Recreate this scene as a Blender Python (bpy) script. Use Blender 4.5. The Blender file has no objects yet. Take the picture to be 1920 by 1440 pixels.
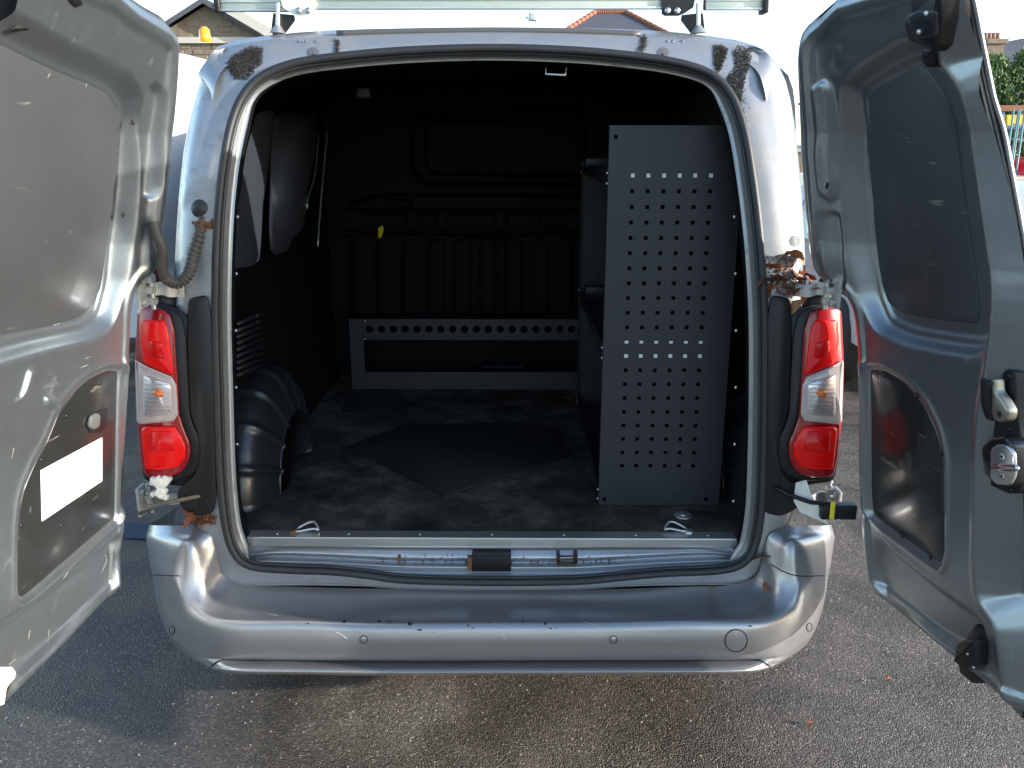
import bpy, bmesh, math, random
import numpy as np
from mathutils import Vector, Matrix
from mathutils.bvhtree import BVHTree
random.seed(7); RNG = np.random.default_rng(7)
S = bpy.context.scene
# ------------------------------------------------------------------ camera
F = 1600.0; CZ = 1.68
PITCH = math.atan(452 / F); YAW = math.atan(14 * math.cos(PITCH) / F)
cd = bpy.data.cameras.new('camera'); cam = bpy.data.objects.new('camera', cd)
S.collection.objects.link(cam); S.camera = cam
cd.sensor_width = 36; cd.lens = F / 1920 * 36; cd.clip_end = 2000; cd.clip_start = 0.05
cam.location = (0, 0, CZ); cam.rotation_euler = (math.pi / 2 - PITCH, 0, YAW)
# ------------------------------------------------------------------ light
SUN_EL = math.radians(12.6); SUN_AZ = math.radians(15.0)   # azimuth: right of the van and this much behind the camera side
w = bpy.data.worlds.new('World'); S.world = w; w.use_nodes = True
nt = w.node_tree; bg = nt.nodes['Background']
sky = nt.nodes.new('ShaderNodeTexSky'); sky.sky_type = 'NISHITA'; sky.sun_disc = False
sky.sun_elevation = SUN_EL; sky.air_density = 0.8; sky.dust_density = 0.5; sky.ozone_density = 1.0
sd = Vector((math.cos(SUN_AZ) * math.cos(SUN_EL), -math.sin(SUN_AZ) * math.cos(SUN_EL), math.sin(SUN_EL)))
sky.sun_rotation = math.atan2(sd.x, sd.y)
nt.links.new(sky.outputs[0], bg.inputs[0]); bg.inputs[1].default_value = 0.15
sl = bpy.data.lights.new('sun', 'SUN'); so = bpy.data.objects.new('sun', sl); S.collection.objects.link(so)
sl.energy = 2.6; sl.angle = math.radians(0.6); sl.color = (1.0, 0.96, 0.90)
so.rotation_euler = sd.to_track_quat('Z', 'Y').to_euler(); so.location = (8, -3, 6)
S.view_settings.view_transform = 'Standard'; S.view_settings.look = 'None'
S.view_settings.exposure = 1.9; S.view_settings.gamma = 1.0
S.render.engine = 'CYCLES'
# ------------------------------------------------------------------ photo geometry helpers (pixel of the 1920x1440 photo -> point on a real surface)
fw = np.array([-math.sin(YAW) * math.cos(PITCH), math.cos(YAW) * math.cos(PITCH), -math.sin(PITCH)])
rt = np.array([math.cos(YAW), math.sin(YAW), 0.0]); upv = np.cross(rt, fw); CAM = np.array([0, 0, CZ])
def ray(x, y): return fw + rt * (x - 960) / F + upv * (720 - y) / F
def aY(x, y, Y): r = ray(x, y); return CAM + r * (Y / r[1])
def aX(x, y, X): r = ray(x, y); return CAM + r * (X / r[0])
def aZ(x, y, Z): r = ray(x, y); return CAM + r * ((Z - CZ) / r[2])
def yb(z): return 2.12 + .06 * (z - .5) + .25 * max(0, z - 1.35) ** 1.5
def body(x, y, off=0.0):
    z = 1.0
    for _ in range(8): p = aY(x, y, yb(z) + off); z = p[2]
    return p
# ------------------------------------------------------------------ materials
MATS = {}
def mat(name, col, rough=.5, metal=0., coat=0., nscale=0, namt=.2, bump=0., bscale=60, bdist=.002, spec=.5, extra=None, sss=0, coatrough=.05, stretch=None):
    if name in MATS: return MATS[name]
    m = bpy.data.materials.new(name); m.use_nodes = True; n = m.node_tree.nodes; L = m.node_tree.links
    b = n['Principled BSDF']; b.inputs['Base Color'].default_value = (*col, 1); b.inputs['Roughness'].default_value = rough
    b.inputs['Metallic'].default_value = metal; b.inputs['Coat Weight'].default_value = coat; b.inputs['Coat Roughness'].default_value = coatrough
    b.inputs['Specular IOR Level'].default_value = spec
    tc = n.new('ShaderNodeTexCoord'); vec = tc.outputs['Object']
    if stretch:
        mp = n.new('ShaderNodeMapping'); mp.inputs['Scale'].default_value = stretch; L.new(vec, mp.inputs[0]); vec = mp.outputs[0]
    colout = None
    if nscale:
        t = n.new('ShaderNodeTexNoise'); t.inputs['Scale'].default_value = nscale; t.inputs['Detail'].default_value = 8; t.inputs['Roughness'].default_value = .65
        L.new(vec, t.inputs['Vector'])
        mx = n.new('ShaderNodeMix'); mx.data_type = 'RGBA'
        mx.inputs[6].default_value = (*[c * (1 - namt) for c in col], 1); mx.inputs[7].default_value = (*[min(1, c * (1 + namt)) for c in col], 1)
        L.new(t.outputs['Fac'], mx.inputs[0]); colout = mx.outputs[2]; L.new(colout, b.inputs['Base Color'])
    if bump:
        t2 = n.new('ShaderNodeTexNoise'); t2.inputs['Scale'].default_value = bscale; t2.inputs['Detail'].default_value = 5
        L.new(vec, t2.inputs['Vector']); bp = n.new('ShaderNodeBump'); bp.inputs['Strength'].default_value = bump; bp.inputs['Distance'].default_value = bdist
        L.new(t2.outputs['Fac'], bp.inputs['Height']); L.new(bp.outputs[0], b.inputs['Normal'])
    if extra: extra(m, n, L, b, vec, colout)
    MATS[name] = m; return m
def ramp(n, L, src, stops):
    r = n.new('ShaderNodeValToRGB'); L.new(src, r.inputs[0]); e = r.color_ramp.elements
    while len(e) < len(stops): e.new(.5)
    for el, (p, c) in zip(e, stops): el.position = p; el.color = (*c, 1) if len(c) == 3 else c
    return r
def noise(n, L, vec, scale, detail=6, rough=.6, dist=0):
    t = n.new('ShaderNodeTexNoise'); t.inputs['Scale'].default_value = scale; t.inputs['Detail'].default_value = detail
    t.inputs['Roughness'].default_value = rough; t.inputs['Distortion'].default_value = dist; L.new(vec, t.inputs['Vector']); return t.outputs['Fac']
def mixc(n, L, fac, a, b_):
    x = n.new('ShaderNodeMix'); x.data_type = 'RGBA'
    if isinstance(fac, float): x.inputs[0].default_value = fac
    else: L.new(fac, x.inputs[0])
    for i, v in ((6, a), (7, b_)):
        if isinstance(v, tuple): x.inputs[i].default_value = (*v, 1)
        else: L.new(v, x.inputs[i])
    return x.outputs[2]
def dirty(dirt=(.10, .085, .06), lo=.56, hi=.72, sc=7, amt=.6, spk=True, flakes=.22):
    def f(m, n, L, b, vec, colout):
        base = colout if colout else tuple(b.inputs['Base Color'].default_value[:3])
        a = ramp(n, L, noise(n, L, vec, sc, 10, .7), [(lo, (0, 0, 0)), (hi, (amt,) * 3)]).outputs[0]
        c = mixc(n, L, a, base, dirt)
        if spk:
            s = ramp(n, L, noise(n, L, vec, 210, 2, .5), [(.735, (0, 0, 0)), (.76, (.8,) * 3)]).outputs[0]
            c = mixc(n, L, s, c, (.03, .025, .02))
        L.new(c, b.inputs['Base Color'])
        r = n.new('ShaderNodeMath'); r.operation = 'MULTIPLY_ADD'; L.new(a, r.inputs[0]); r.inputs[1].default_value = .5
        rn = noise(n, L, vec, 30, 5); r2 = n.new('ShaderNodeMath'); r2.operation = 'MULTIPLY_ADD'; L.new(rn, r2.inputs[0]); r2.inputs[1].default_value = .14
        r2.inputs[2].default_value = b.inputs['Roughness'].default_value - .07; L.new(r2.outputs[0], r.inputs[2]); L.new(r.outputs[0], b.inputs['Roughness'])
        mt = n.new('ShaderNodeMath'); mt.operation = 'MULTIPLY_ADD'; L.new(a, mt.inputs[0]); mt.inputs[1].default_value = -b.inputs['Metallic'].default_value
        mt.inputs[2].default_value = b.inputs['Metallic'].default_value; L.new(mt.outputs[0], b.inputs['Metallic'])
        if flakes:
            v = n.new('ShaderNodeBump'); v.inputs['Strength'].default_value = flakes; v.inputs['Distance'].default_value = .001
            L.new(noise(n, L, vec, 700, 2), v.inputs['Height'])
            v2 = n.new('ShaderNodeBump'); v2.inputs['Strength'].default_value = .05; v2.inputs['Distance'].default_value = .004
            L.new(noise(n, L, vec, 9, 3), v2.inputs['Height']); L.new(v.outputs[0], v2.inputs['Normal']); L.new(v2.outputs[0], b.inputs['Normal'])
    return f
def scuffs(m, n, L, b, vec, colout):
    base = colout if colout else tuple(b.inputs['Base Color'].default_value[:3])
    c = base
    for sc, st, lo in ((5, (1, 1.5, 9), .67), (6, (1, 9, 1.2), .69)):
        mp = n.new('ShaderNodeMapping'); mp.inputs['Scale'].default_value = st; mp.inputs['Rotation'].default_value = (.6 * (1 if st[2] > 5 else -1), 0, 0); L.new(vec, mp.inputs[0])
        s = ramp(n, L, noise(n, L, mp.outputs[0], sc, 4, .55, .4), [(lo, (0, 0, 0)), (lo + .05, (.45,) * 3)]).outputs[0]
        c = mixc(n, L, s, c, (.30, .28, .23))
    L.new(c, b.inputs['Base Color'])
SILVER = mat('silver_paint', (.33, .335, .34), .36, .62, .25, 3, .06, extra=dirty())
FRAMEP = mat('weathered_frame_paint', (.34, .345, .35), .38, .6, .2, 3, .06, extra=dirty(dirt=(.15, .115, .08), lo=.50, hi=.78, sc=11, amt=.75))
SILVER_IN = mat('silver_inner_paint', (.27, .297, .312), .36, .87, .22, 3, .08, extra=dirty(sc=9, lo=.6, hi=.78, amt=.45), coatrough=.15)
BUMP = mat('bumper_paint', (.31, .308, .315), .31, .68, .3, 4, .05, extra=dirty(sc=5, lo=.58, hi=.8, amt=.35, flakes=.07), coatrough=.12)
BLANK = mat('window_blank_grey', (.050, .054, .055), .5, .2, .1, 2.6, .35, bump=.25, bscale=160, bdist=.0006, extra=scuffs)
BLACKP = mat('black_plastic', (.011, .011, .012), .42, 0, 0, 14, .3, bump=.2, bscale=300, bdist=.0005, spec=.35)
TRIMP = mat('trim_panel_black', (.016, .016, .015), .32, 0, .5, 8, .35, bump=.15, bscale=220, bdist=.0004, coatrough=.14, extra=scuffs)
RUBBER = mat('rubber', (.022, .022, .023), .5, 0, 0, 20, .4)
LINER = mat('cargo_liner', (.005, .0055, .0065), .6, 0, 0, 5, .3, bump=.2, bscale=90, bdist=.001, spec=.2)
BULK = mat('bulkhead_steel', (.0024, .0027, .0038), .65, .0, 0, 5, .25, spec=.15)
STEELG = mat('shelf_slate_paint', (.0165, .018, .0235), .5, .1, .1, 30, .06, bump=.15, bscale=500, bdist=.0004, coatrough=.4)
GALV = mat('galvanised', (.55, .54, .50), .38, .85, 0, 60, .25, bump=.3, bscale=90, bdist=.001)
ALU = mat('aluminium', (.62, .62, .60), .36, .85, 0, 25, .12, stretch=(1, 20, 20))
RAIL = mat('rack_rail', (.52, .56, .50), .45, .6, 0, 12, .15, stretch=(1, 12, 12))
RED = mat("lens_red", (.62, .002, .003), .25, 0, .2, spec=.3); REDD = mat('lens_dark_red', (.26, .001, .006), .2, 0, .35)
REDB = mat('lens_bright_red', (.80, .003, .002), .3, 0, .2, spec=.3)
CLEAR = mat('lens_clear', (.48, .39, .36), .22, 0, .8, 18, .1); CHROME = mat('reflector_chrome', (.75, .70, .70), .3, .8)
AMBER = mat('bulb_amber', (.75, .16, .02), .2, 0, .5)
WHITE = mat('white_label', (.82, .82, .80), .5); WPL = mat('white_plastic', (.74, .72, .64), .45, 0, 0, 40, .15)
YEL = mat('yellow_tag', (.75, .62, .03), .45); RUST = mat('rust', (.16, .065, .025), .85, 0, 0, 60, .6, bump=.6, bscale=150)
DIRT = mat('dirt', (.042, .031, .022), .95, 0, 0, 90, .6, bump=.8, bscale=250)
PLY = None
def ply(m, n, L, b, vec, colout):
    a = ramp(n, L, noise(n, L, vec, 5.5, 12, .74, .1), [(.36, (.014, .014, .013)), (.50, (.046, .041, .036)), (.66, (.13, .105, .082))]).outputs[0]
    s = ramp(n, L, noise(n, L, vec, 130, 2), [(.74, (0, 0, 0)), (.77, (1, 1, 1))]).outputs[0]
    L.new(mixc(n, L, s, a, (.3, .27, .22)), b.inputs['Base Color'])
    bp = n.new('ShaderNodeBump'); bp.inputs['Strength'].default_value = .5; bp.inputs['Distance'].default_value = .002
    L.new(noise(n, L, vec, 60, 8), bp.inputs['Height']); L.new(bp.outputs[0], b.inputs['Normal'])
PLY = mat('load_floor_ply', (.04, .04, .04), .75, spec=.2, extra=ply)
MATR = mat('rubber_mat', (.006, .0075, .0075), .75, 0, 0, 8, .35, bump=.4, bscale=200, bdist=.0008)
LEAF = [mat('dry_leaf_a', (.30, .085, .022), .7, 0, 0, 60, .5, bump=.5, bscale=120), mat('dry_leaf_b', (.17, .052, .018), .8, 0, 0, 60, .5, bump=.5, bscale=120), mat('dry_leaf_c', (.34, .17, .07), .7, 0, 0, 60, .5, bump=.5, bscale=120)]
# ------------------------------------------------------------------ object helpers
ORG = {}
def setp(o, **k):
    for a, b in k.items():
        if b is not None: o[a] = b
def mk(name, V, Fc, m, parent=None, smooth=True, label=None, cat=None, group=None, kind=None, angle=None, mats=None, fm=None):
    V = np.asarray([tuple(v) for v in V], float) if not isinstance(V, np.ndarray) else V
    loc = np.zeros(3)
    if parent is None:
        lo, hi = V.min(0), V.max(0); loc = np.array([(lo[0] + hi[0]) / 2, (lo[1] + hi[1]) / 2, lo[2]])
    me = bpy.data.meshes.new(name); me.from_pydata((V - loc).tolist(), [], [list(map(int, f)) for f in Fc]); me.update()
    for mm in (mats or [m]): me.materials.append(mm)
    if fm is not None: me.polygons.foreach_set('material_index', fm)
    if smooth:
        me.polygons.foreach_set('use_smooth', [True] * len(me.polygons))
        if angle is not None: me.set_sharp_from_angle(angle=math.radians(angle))
    o = bpy.data.objects.new(name, me); S.collection.objects.link(o)
    link(o, parent, loc); setp(o, label=label, category=cat, group=group, kind=kind); return o
def link(o, parent, loc=(0, 0, 0)):
    loc = Vector(loc)
    if parent is None: o.location = loc; ORG[o.name] = loc
    else:
        o.parent = parent; o.matrix_parent_inverse = Matrix.Translation(ORG[parent.name]).inverted(); ORG[o.name] = Vector((0, 0, 0)) if o.type == 'MESH' else loc
        if o.type != 'MESH': o.location = loc
def empty(name, loc, label, cat, group=None):
    o = bpy.data.objects.new(name, None); S.collection.objects.link(o); link(o, None, loc); o.empty_display_size = .1
    setp(o, label=label, category=cat, group=group); return o
def inst(name, me, M, parent):
    o = bpy.data.objects.new(name, me); S.collection.objects.link(o)
    o.parent = parent; o.matrix_parent_inverse = Matrix.Translation(ORG[parent.name]).inverted(); o.matrix_basis = M; return o
class B:
    """collects shapes into one mesh"""
    def __init__(s): s.V = []; s.F = []
    def add(s, V, Fc):
        k = len(s.V); s.V += [tuple(v) for v in V]; s.F += [[i + k for i in f] for f in Fc]; return s
    def box(s, a, b, bev=0.0, R=None, c=None):
        a, b = np.minimum(a, b), np.maximum(a, b); bm = bmesh.new(); bmesh.ops.create_cube(bm, size=1)
        for v in bm.verts: v.co = Vector([(a[i] + b[i]) / 2 + v.co[i] * (b[i] - a[i]) for i in range(3)])
        if bev: bmesh.ops.bevel(bm, geom=bm.edges[:], offset=min(bev, .45 * min(b - a)), segments=2, affect='EDGES', profile=.6)
        if R is not None:
            c = Vector(c if c is not None else (np.array(a) + b) / 2)
            for v in bm.verts: v.co = c + R @ (v.co - c)
        bm.verts.index_update(); s.add([v.co[:] for v in bm.verts], [[v.index for v in f.verts] for f in bm.faces]); bm.free(); return s
    def tube(s, P, r, seg=8, caps=True, closed=False, rr=None, flat=None):
        P = [Vector(tuple(p)) for p in P]; n = len(P); V = []; up = None
        for i, p in enumerate(P):
            t = (P[(i + 1) % n] - P[i - 1]) if closed else (P[min(i + 1, n - 1)] - P[max(i - 1, 0)])
            if t.length < 1e-9: t = Vector((0, 0, 1))
            t.normalize()
            if up is None:
                up = Vector((0, -1, 0)) if abs(t.y) < .9 else Vector((0, 0, 1))
            up = (up - t * up.dot(t)); up.normalize(); sdv = t.cross(up)
            R = rr[i] if rr is not None else r
            for k in range(seg):
                a = 2 * math.pi * k / seg; V.append(p + (up * math.cos(a) * (flat or 1) + sdv * math.sin(a)) * R)
        Fc = []
        for i in range(n if closed else n - 1):
            j = (i + 1) % n
            for k in range(seg): Fc.append([i * seg + k, i * seg + (k + 1) % seg, j * seg + (k + 1) % seg, j * seg + k])
        if caps and not closed: Fc.append(list(range(seg))[::-1]); Fc.append([(n - 1) * seg + k for k in range(seg)])
        return s.add(V, Fc)
    def cyl(s, a, b, r, seg=14, r2=None):
        return s.tube([a, b], r, seg, rr=[r, r2 if r2 is not None else r])
    def mk(s, name, m, parent=None, **k): return mk(name, s.V, s.F, m, parent, **k)
def cr(P, n, closed=False):
    """catmull-rom subdivision of a polyline (numpy, any dim)"""
    P = np.asarray(P, float); N = len(P); out = []
    rng = N if closed else N - 1
    for i in range(rng):
        p1, p2 = P[i], P[(i + 1) % N]
        p0 = P[(i - 1) % N] if (closed or i > 0) else 2 * p1 - p2
        p3 = P[(i + 2) % N] if (closed or i + 2 < N) else 2 * p2 - p1
        for k in range(n):
            t = k / n; out.append(.5 * (2 * p1 + (p2 - p0) * t + (2 * p0 - 5 * p1 + 4 * p2 - p3) * t * t + (3 * p1 - p0 - 3 * p2 + p3) * t ** 3))
    if not closed: out.append(P[-1])
    return np.array(out)
def loft(net, a, b, closed=False):
    net = np.asarray(net, float)
    X = cr(net.reshape(len(net), -1), a, closed).reshape(-1, net.shape[1], 3)
    Y = cr(X.transpose(1, 0, 2).reshape(net.shape[1], -1), b).reshape(-1, len(X), 3).transpose(1, 0, 2)
    n, m_ = Y.shape[:2]; Fc = []
    for i in range(n if closed else n - 1):
        j = (i + 1) % n
        for k in range(m_ - 1): Fc.append([i * m_ + k, i * m_ + k + 1, j * m_ + k + 1, j * m_ + k])
    return Y.reshape(-1, 3), Fc
def rnd(P, r=.25, n=4):
    """round the corners of a closed polygon: r = share of the shorter edge"""
    P = np.asarray(P, float); out = []; N = len(P)
    for i in range(N):
        a, b, c = P[i - 1], P[i], P[(i + 1) % N]; l = min(np.linalg.norm(a - b), np.linalg.norm(c - b)) * r
        s = b + (a - b) / max(1e-9, np.linalg.norm(a - b)) * l; e = b + (c - b) / max(1e-9, np.linalg.norm(c - b)) * l
        for k in range(n + 1):
            t = k / n; out.append((1 - t) ** 2 * s + 2 * t * (1 - t) * b + t * t * e)
    return np.array(out)
def inset(P, d):
    P = np.asarray(P, float); A = .5 * np.sum(P[:, 0] * np.roll(P[:, 1], -1) - np.roll(P[:, 0], -1) * P[:, 1]); sg = 1 if A > 0 else -1
    T = np.roll(P, -1, 0) - np.roll(P, 1, 0); T /= np.maximum(1e-9, np.linalg.norm(T, axis=1))[:, None]
    return P + np.stack([-T[:, 1], T[:, 0]], 1) * d * sg
def slab(M, poly, w0, w1, bev=.002, bulge=0.0):
    """solid plate: poly in surface coords, M(a,b,w)->world, from w0 (back) to w1 (front) with a rounded front edge"""
    poly = np.asarray(poly, float); A = np.sum(poly[:, 0] * np.roll(poly[:, 1], -1) - np.roll(poly[:, 0], -1) * poly[:, 1])
    rings = [(poly, w0), (poly, w1 - bev), (inset(poly, bev * .35), w1 - bev * .35), (inset(poly, bev), w1)]
    if bulge:
        for q in (.25, .5, .75):
            c = poly.mean(0); rings.append((inset(poly, bev) * (1 - q) + c * q, w1 + bulge * (1 - (1 - q) ** 2)))
    V = []; n = len(poly)
    for P, ww in rings: V += [M(p[0], p[1], ww) for p in P]
    Fc = []
    for r in range(len(rings) - 1):
        for i in range(n): Fc.append([r * n + i, r * n + (i + 1) % n, (r + 1) * n + (i + 1) % n, (r + 1) * n + i])
    Fc.append(list(range(n))[::-1]); Fc.append([(len(rings) - 1) * n + i for i in range(n)])
    return V, Fc
def cast(bvh, x, y):
    r = ray(x, y); h = bvh.ray_cast(Vector(CAM), Vector(r).normalized()); return h
def bvh_of(*obs):
    V = []; Fc = []
    for o in obs:
        k = len(V); mw = o.location if o.parent is None else Vector((0, 0, 0)); V += [v.co + mw for v in o.data.vertices]; Fc += [[i + k for i in p.vertices] for p in o.data.polygons]
    return BVHTree.FromPolygons(V, Fc)
def sdf(poly, U, Z):
    """signed distance, negative inside; U,Z flat arrays"""
    P = np.asarray(poly, float); d2 = np.full(U.shape, 1e9); ins = np.zeros(U.shape, bool)
    for i in range(len(P)):
        a, b = P[i], P[(i + 1) % len(P)]; e = b - a; t = np.clip(((U - a[0]) * e[0] + (Z - a[1]) * e[1]) / max(1e-12, e @ e), 0, 1)
        d2 = np.minimum(d2, (U - a[0] - t * e[0]) ** 2 + (Z - a[1] - t * e[1]) ** 2)
        c = (a[1] > Z) != (b[1] > Z)
        if abs(e[1]) > 1e-12: ins ^= c & (U < (Z - a[1]) * e[0] / e[1] + a[0])
    d = np.sqrt(d2); return np.where(ins, -d, d)
def ss(t): t = np.clip(t, 0, 1); return t * t * (3 - 2 * t)

# ================================================================== GROUND
def asph(m, n, L, b, vec, colout):
    big = ramp(n, L, noise(n, L, vec, .9, 5, .6, .5), [(.40, (.075, .048, .028)), (.55, (.135, .108, .080)), (.68, (.220, .190, .155))]).outputs[0]
    sp = n.new('ShaderNodeSeparateXYZ'); L.new(vec, sp.inputs[0])
    gx = ramp(n, L, sp.outputs[0], [(.45, (0, 0, 0)), (.95, (1, 1, 1))]).outputs[0]
    big = mixc(n, L, gx, big, (.118, .096, .080))
    gxl = n.new('ShaderNodeMath'); gxl.operation = 'MULTIPLY_ADD'; L.new(sp.outputs[0], gxl.inputs[0]); gxl.inputs[1].default_value = -1; gxl.inputs[2].default_value = 0
    gl = ramp(n, L, gxl.outputs[0], [(.55, (0, 0, 0)), (1.0, (1, 1, 1))]).outputs[0]
    big = mixc(n, L, gl, big, (.088, .076, .068))
    v = n.new('ShaderNodeTexVoronoi'); v.inputs['Scale'].default_value = 200; L.new(vec, v.inputs['Vector'])
    hs = n.new('ShaderNodeSeparateColor'); L.new(v.outputs['Color'], hs.inputs[0])
    st = ramp(n, L, hs.outputs[0], [(0, (.4,) * 3), (.5, (.85,) * 3), (.88, (1.15,) * 3), (.985, (2.6,) * 3)]).outputs[0]
    mu = n.new('ShaderNodeMix'); mu.data_type = 'RGBA'; mu.blend_type = 'MULTIPLY'; mu.inputs[0].default_value = 1; L.new(big, mu.inputs[6]); L.new(st, mu.inputs[7])
    fine = ramp(n, L, noise(n, L, vec, 420, 3), [(.32, (.45,) * 3), (.68, (1.45,) * 3)]).outputs[0]
    mu2 = n.new('ShaderNodeMix'); mu2.data_type = 'RGBA'; mu2.blend_type = 'MULTIPLY'; mu2.inputs[0].default_value = 1; L.new(mu.outputs[2], mu2.inputs[6]); L.new(fine, mu2.inputs[7])
    damp = ramp(n, L, noise(n, L, vec, 2.3, 7, .65, .8), [(.40, (.55, .50, .45)), (.60, (1.1, 1.1, 1.1))]).outputs[0]
    mu3 = n.new('ShaderNodeMix'); mu3.data_type = 'RGBA'; mu3.blend_type = 'MULTIPLY'; mu3.inputs[0].default_value = 1; L.new(mu2.outputs[2], mu3.inputs[6]); L.new(damp, mu3.inputs[7])
    L.new(mu3.outputs[2], b.inputs['Base Color'])
    rg = ramp(n, L, noise(n, L, vec, 2.3, 7, .65, .8), [(.40, (.34,) * 3), (.60, (.72,) * 3)]).outputs[0]; L.new(rg, b.inputs['Roughness'])
    b1 = n.new('ShaderNodeBump'); b1.inputs['Strength'].default_value = .9; b1.inputs['Distance'].default_value = .006; b1.invert = True; L.new(v.outputs['Distance'], b1.inputs['Height'])
    b2 = n.new('ShaderNodeBump'); b2.inputs['Strength'].default_value = .8; b2.inputs['Distance'].default_value = .006; L.new(noise(n, L, vec, 55, 6), b2.inputs['Height']); L.new(b1.outputs[0], b2.inputs['Normal'])
    L.new(b2.outputs[0], b.inputs['Normal'])
ASPH = mat('asphalt', (.08, .08, .08), .62, extra=asph)
g = [-700, -60, -12, -4] + list(np.linspace(-2, 5, 8)) + [12, 60, 700]
V = [(x, y, 0) for y in g for x in g]; nG = len(g)
gr = mk('ground', V, [[i * nG + j, i * nG + j + 1, (i + 1) * nG + j + 1, (i + 1) * nG + j] for i in range(nG - 1) for j in range(nG - 1)], ASPH, kind='structure', smooth=False)
gr.data.transform(Matrix.Translation(gr.location)); gr.location = (0, 0, 0); ORG[gr.name] = Vector((0, 0, 0))
# loose chippings
b = B()
for _ in range(1500):
    x = random.uniform(-1.6, 2.0); y = random.uniform(1.3, 3.6); r = random.uniform(.0012, .0032) * (1.6 if random.random() < .04 else 1)
    q = [(x + r * math.cos(a + k) * random.uniform(.7, 1.1), y + r * math.sin(a + k) * random.uniform(.7, 1.1), .001 + r * h) for k, h in ((0, .1), (.6, .9)) for a in (0, 2.1, 4.2)]
    b.add(q, [[0, 1, 4, 3], [1, 2, 5, 4], [2, 0, 3, 5], [3, 4, 5]])
b.mk('loose_chippings', mat('chipping_stone', (.33, .30, .25), .7, 0, 0, 50, .5), kind='stuff', smooth=False, label='pale stone chippings scattered loose on the tarmac')
# blue painted bay mark seen between the left door and the bumper
P = [aZ(225, 1008, .004), aZ(277, 1010, .004), aZ(280, 982, .004), aZ(228, 980, .004)]
mk('bay_marking', P, [[0, 1, 2, 3]], mat('blue_road_paint', (.035, .055, .09), .8, 0, 0, 40, .4), kind='structure', smooth=False)

# ================================================================== VAN
van = empty('panel_van', (-.08, 4.2, 0), 'silver panel van seen from behind with both rear doors wide open', 'van')
SEAL = [(470, 1066), (436, 1040), (418, 985), (409, 900), (405, 800), (402, 700), (400, 620), (400, 540), (402, 460), (407, 375), (417, 292), (431, 226), (453, 176), (487, 141), (545, 116), (625, 103), (760, 91), (920, 86), (1080, 91), (1205, 103), (1285, 117), (1342, 140), (1378, 182), (1400, 245), (1414, 325), (1425, 410), (1433, 500), (1438, 610), (1438, 740), (1436, 850), (1432, 950), (1421, 1020), (1398, 1058), (1350, 1074), (1250, 1079), (1160, 1087), (1080, 1094), (920, 1096), (760, 1092), (690, 1083), (620, 1076), (540, 1073)]
SEALn = len(SEAL)
outer = [(440, 1098), (398, 1060), (372, 1000), (340, 930), (330, 800), (326, 700), (325, 620), (327, 540), (331, 460), (337, 370), (346, 290), (364, 205), (385, 140), (412, 92), (500, 72), (620, 61), (760, 57), (920, 55), (1080, 57), (1210, 61), (1325, 72), (1412, 90), (1456, 130), (1478, 195), (1491, 285), (1502, 400), (1508, 520), (1508, 620), (1506, 740), (1500, 850), (1496, 930), (1470, 1010), (1440, 1062), (1390, 1094), (1260, 1096), (1160, 1101), (1080, 1106), (920, 1108), (760, 1105), (690, 1100), (620, 1097), (530, 1098)]
net = []
for i, (s_, o_) in enumerate(zip(SEAL, outer)):
    low = (i < 1 or i > 32); s0 = np.array(s_); o0 = np.array(o_, float)
    k = .3 if low else 1.
    row = [body(*(s0 * 1.0), 0.0)]
    for t, off in ((.25, .0), (.5, .004), (.8, .012), (.93, .03), (1., .055)): row.append(body(*(s0 * (1 - t) + o0 * t), off * k))
    net.append(row)
V, Fc = loft(net, 4, 3, True)
frame = mk('rear_frame', V, Fc, FRAMEP, van)
# swage line pressed along the roof edge and the pillars: a raised return flange
def contour_off(px, d): 
    P = cr(px, 4, True); return inset(P, d)
# body sides, roof
net = []
for i in range(3, 31):
    o0 = body(*outer[i], .055); c = np.array([-.085, 0, 1.0]); out = o0 - c; out[1] = 0
    lat = 1.0 if abs(out[0]) > .5 else .3
    sgn = math.copysign(1, out[0]) * min(1, abs(out[0]) / .5)
    row = [o0, o0 + [.012 * sgn, .03, .004], o0 + [.03 * sgn, .15, .02 if out[2] > .6 else 0], o0 + [.05 * sgn, .8, .03 if out[2] > .6 else 0], o0 + [.05 * sgn, 2.2, .03 if out[2] > .6 else 0], o0 + [.02 * sgn, 3.2, -.05 if out[2] > .5 else 0]]
    if i < 5 or i > 28: pass
    net.append(row)
V, Fc = loft(net, 2, 2)
mk('side_and_roof_panels', V, Fc, SILVER, van)
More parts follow.
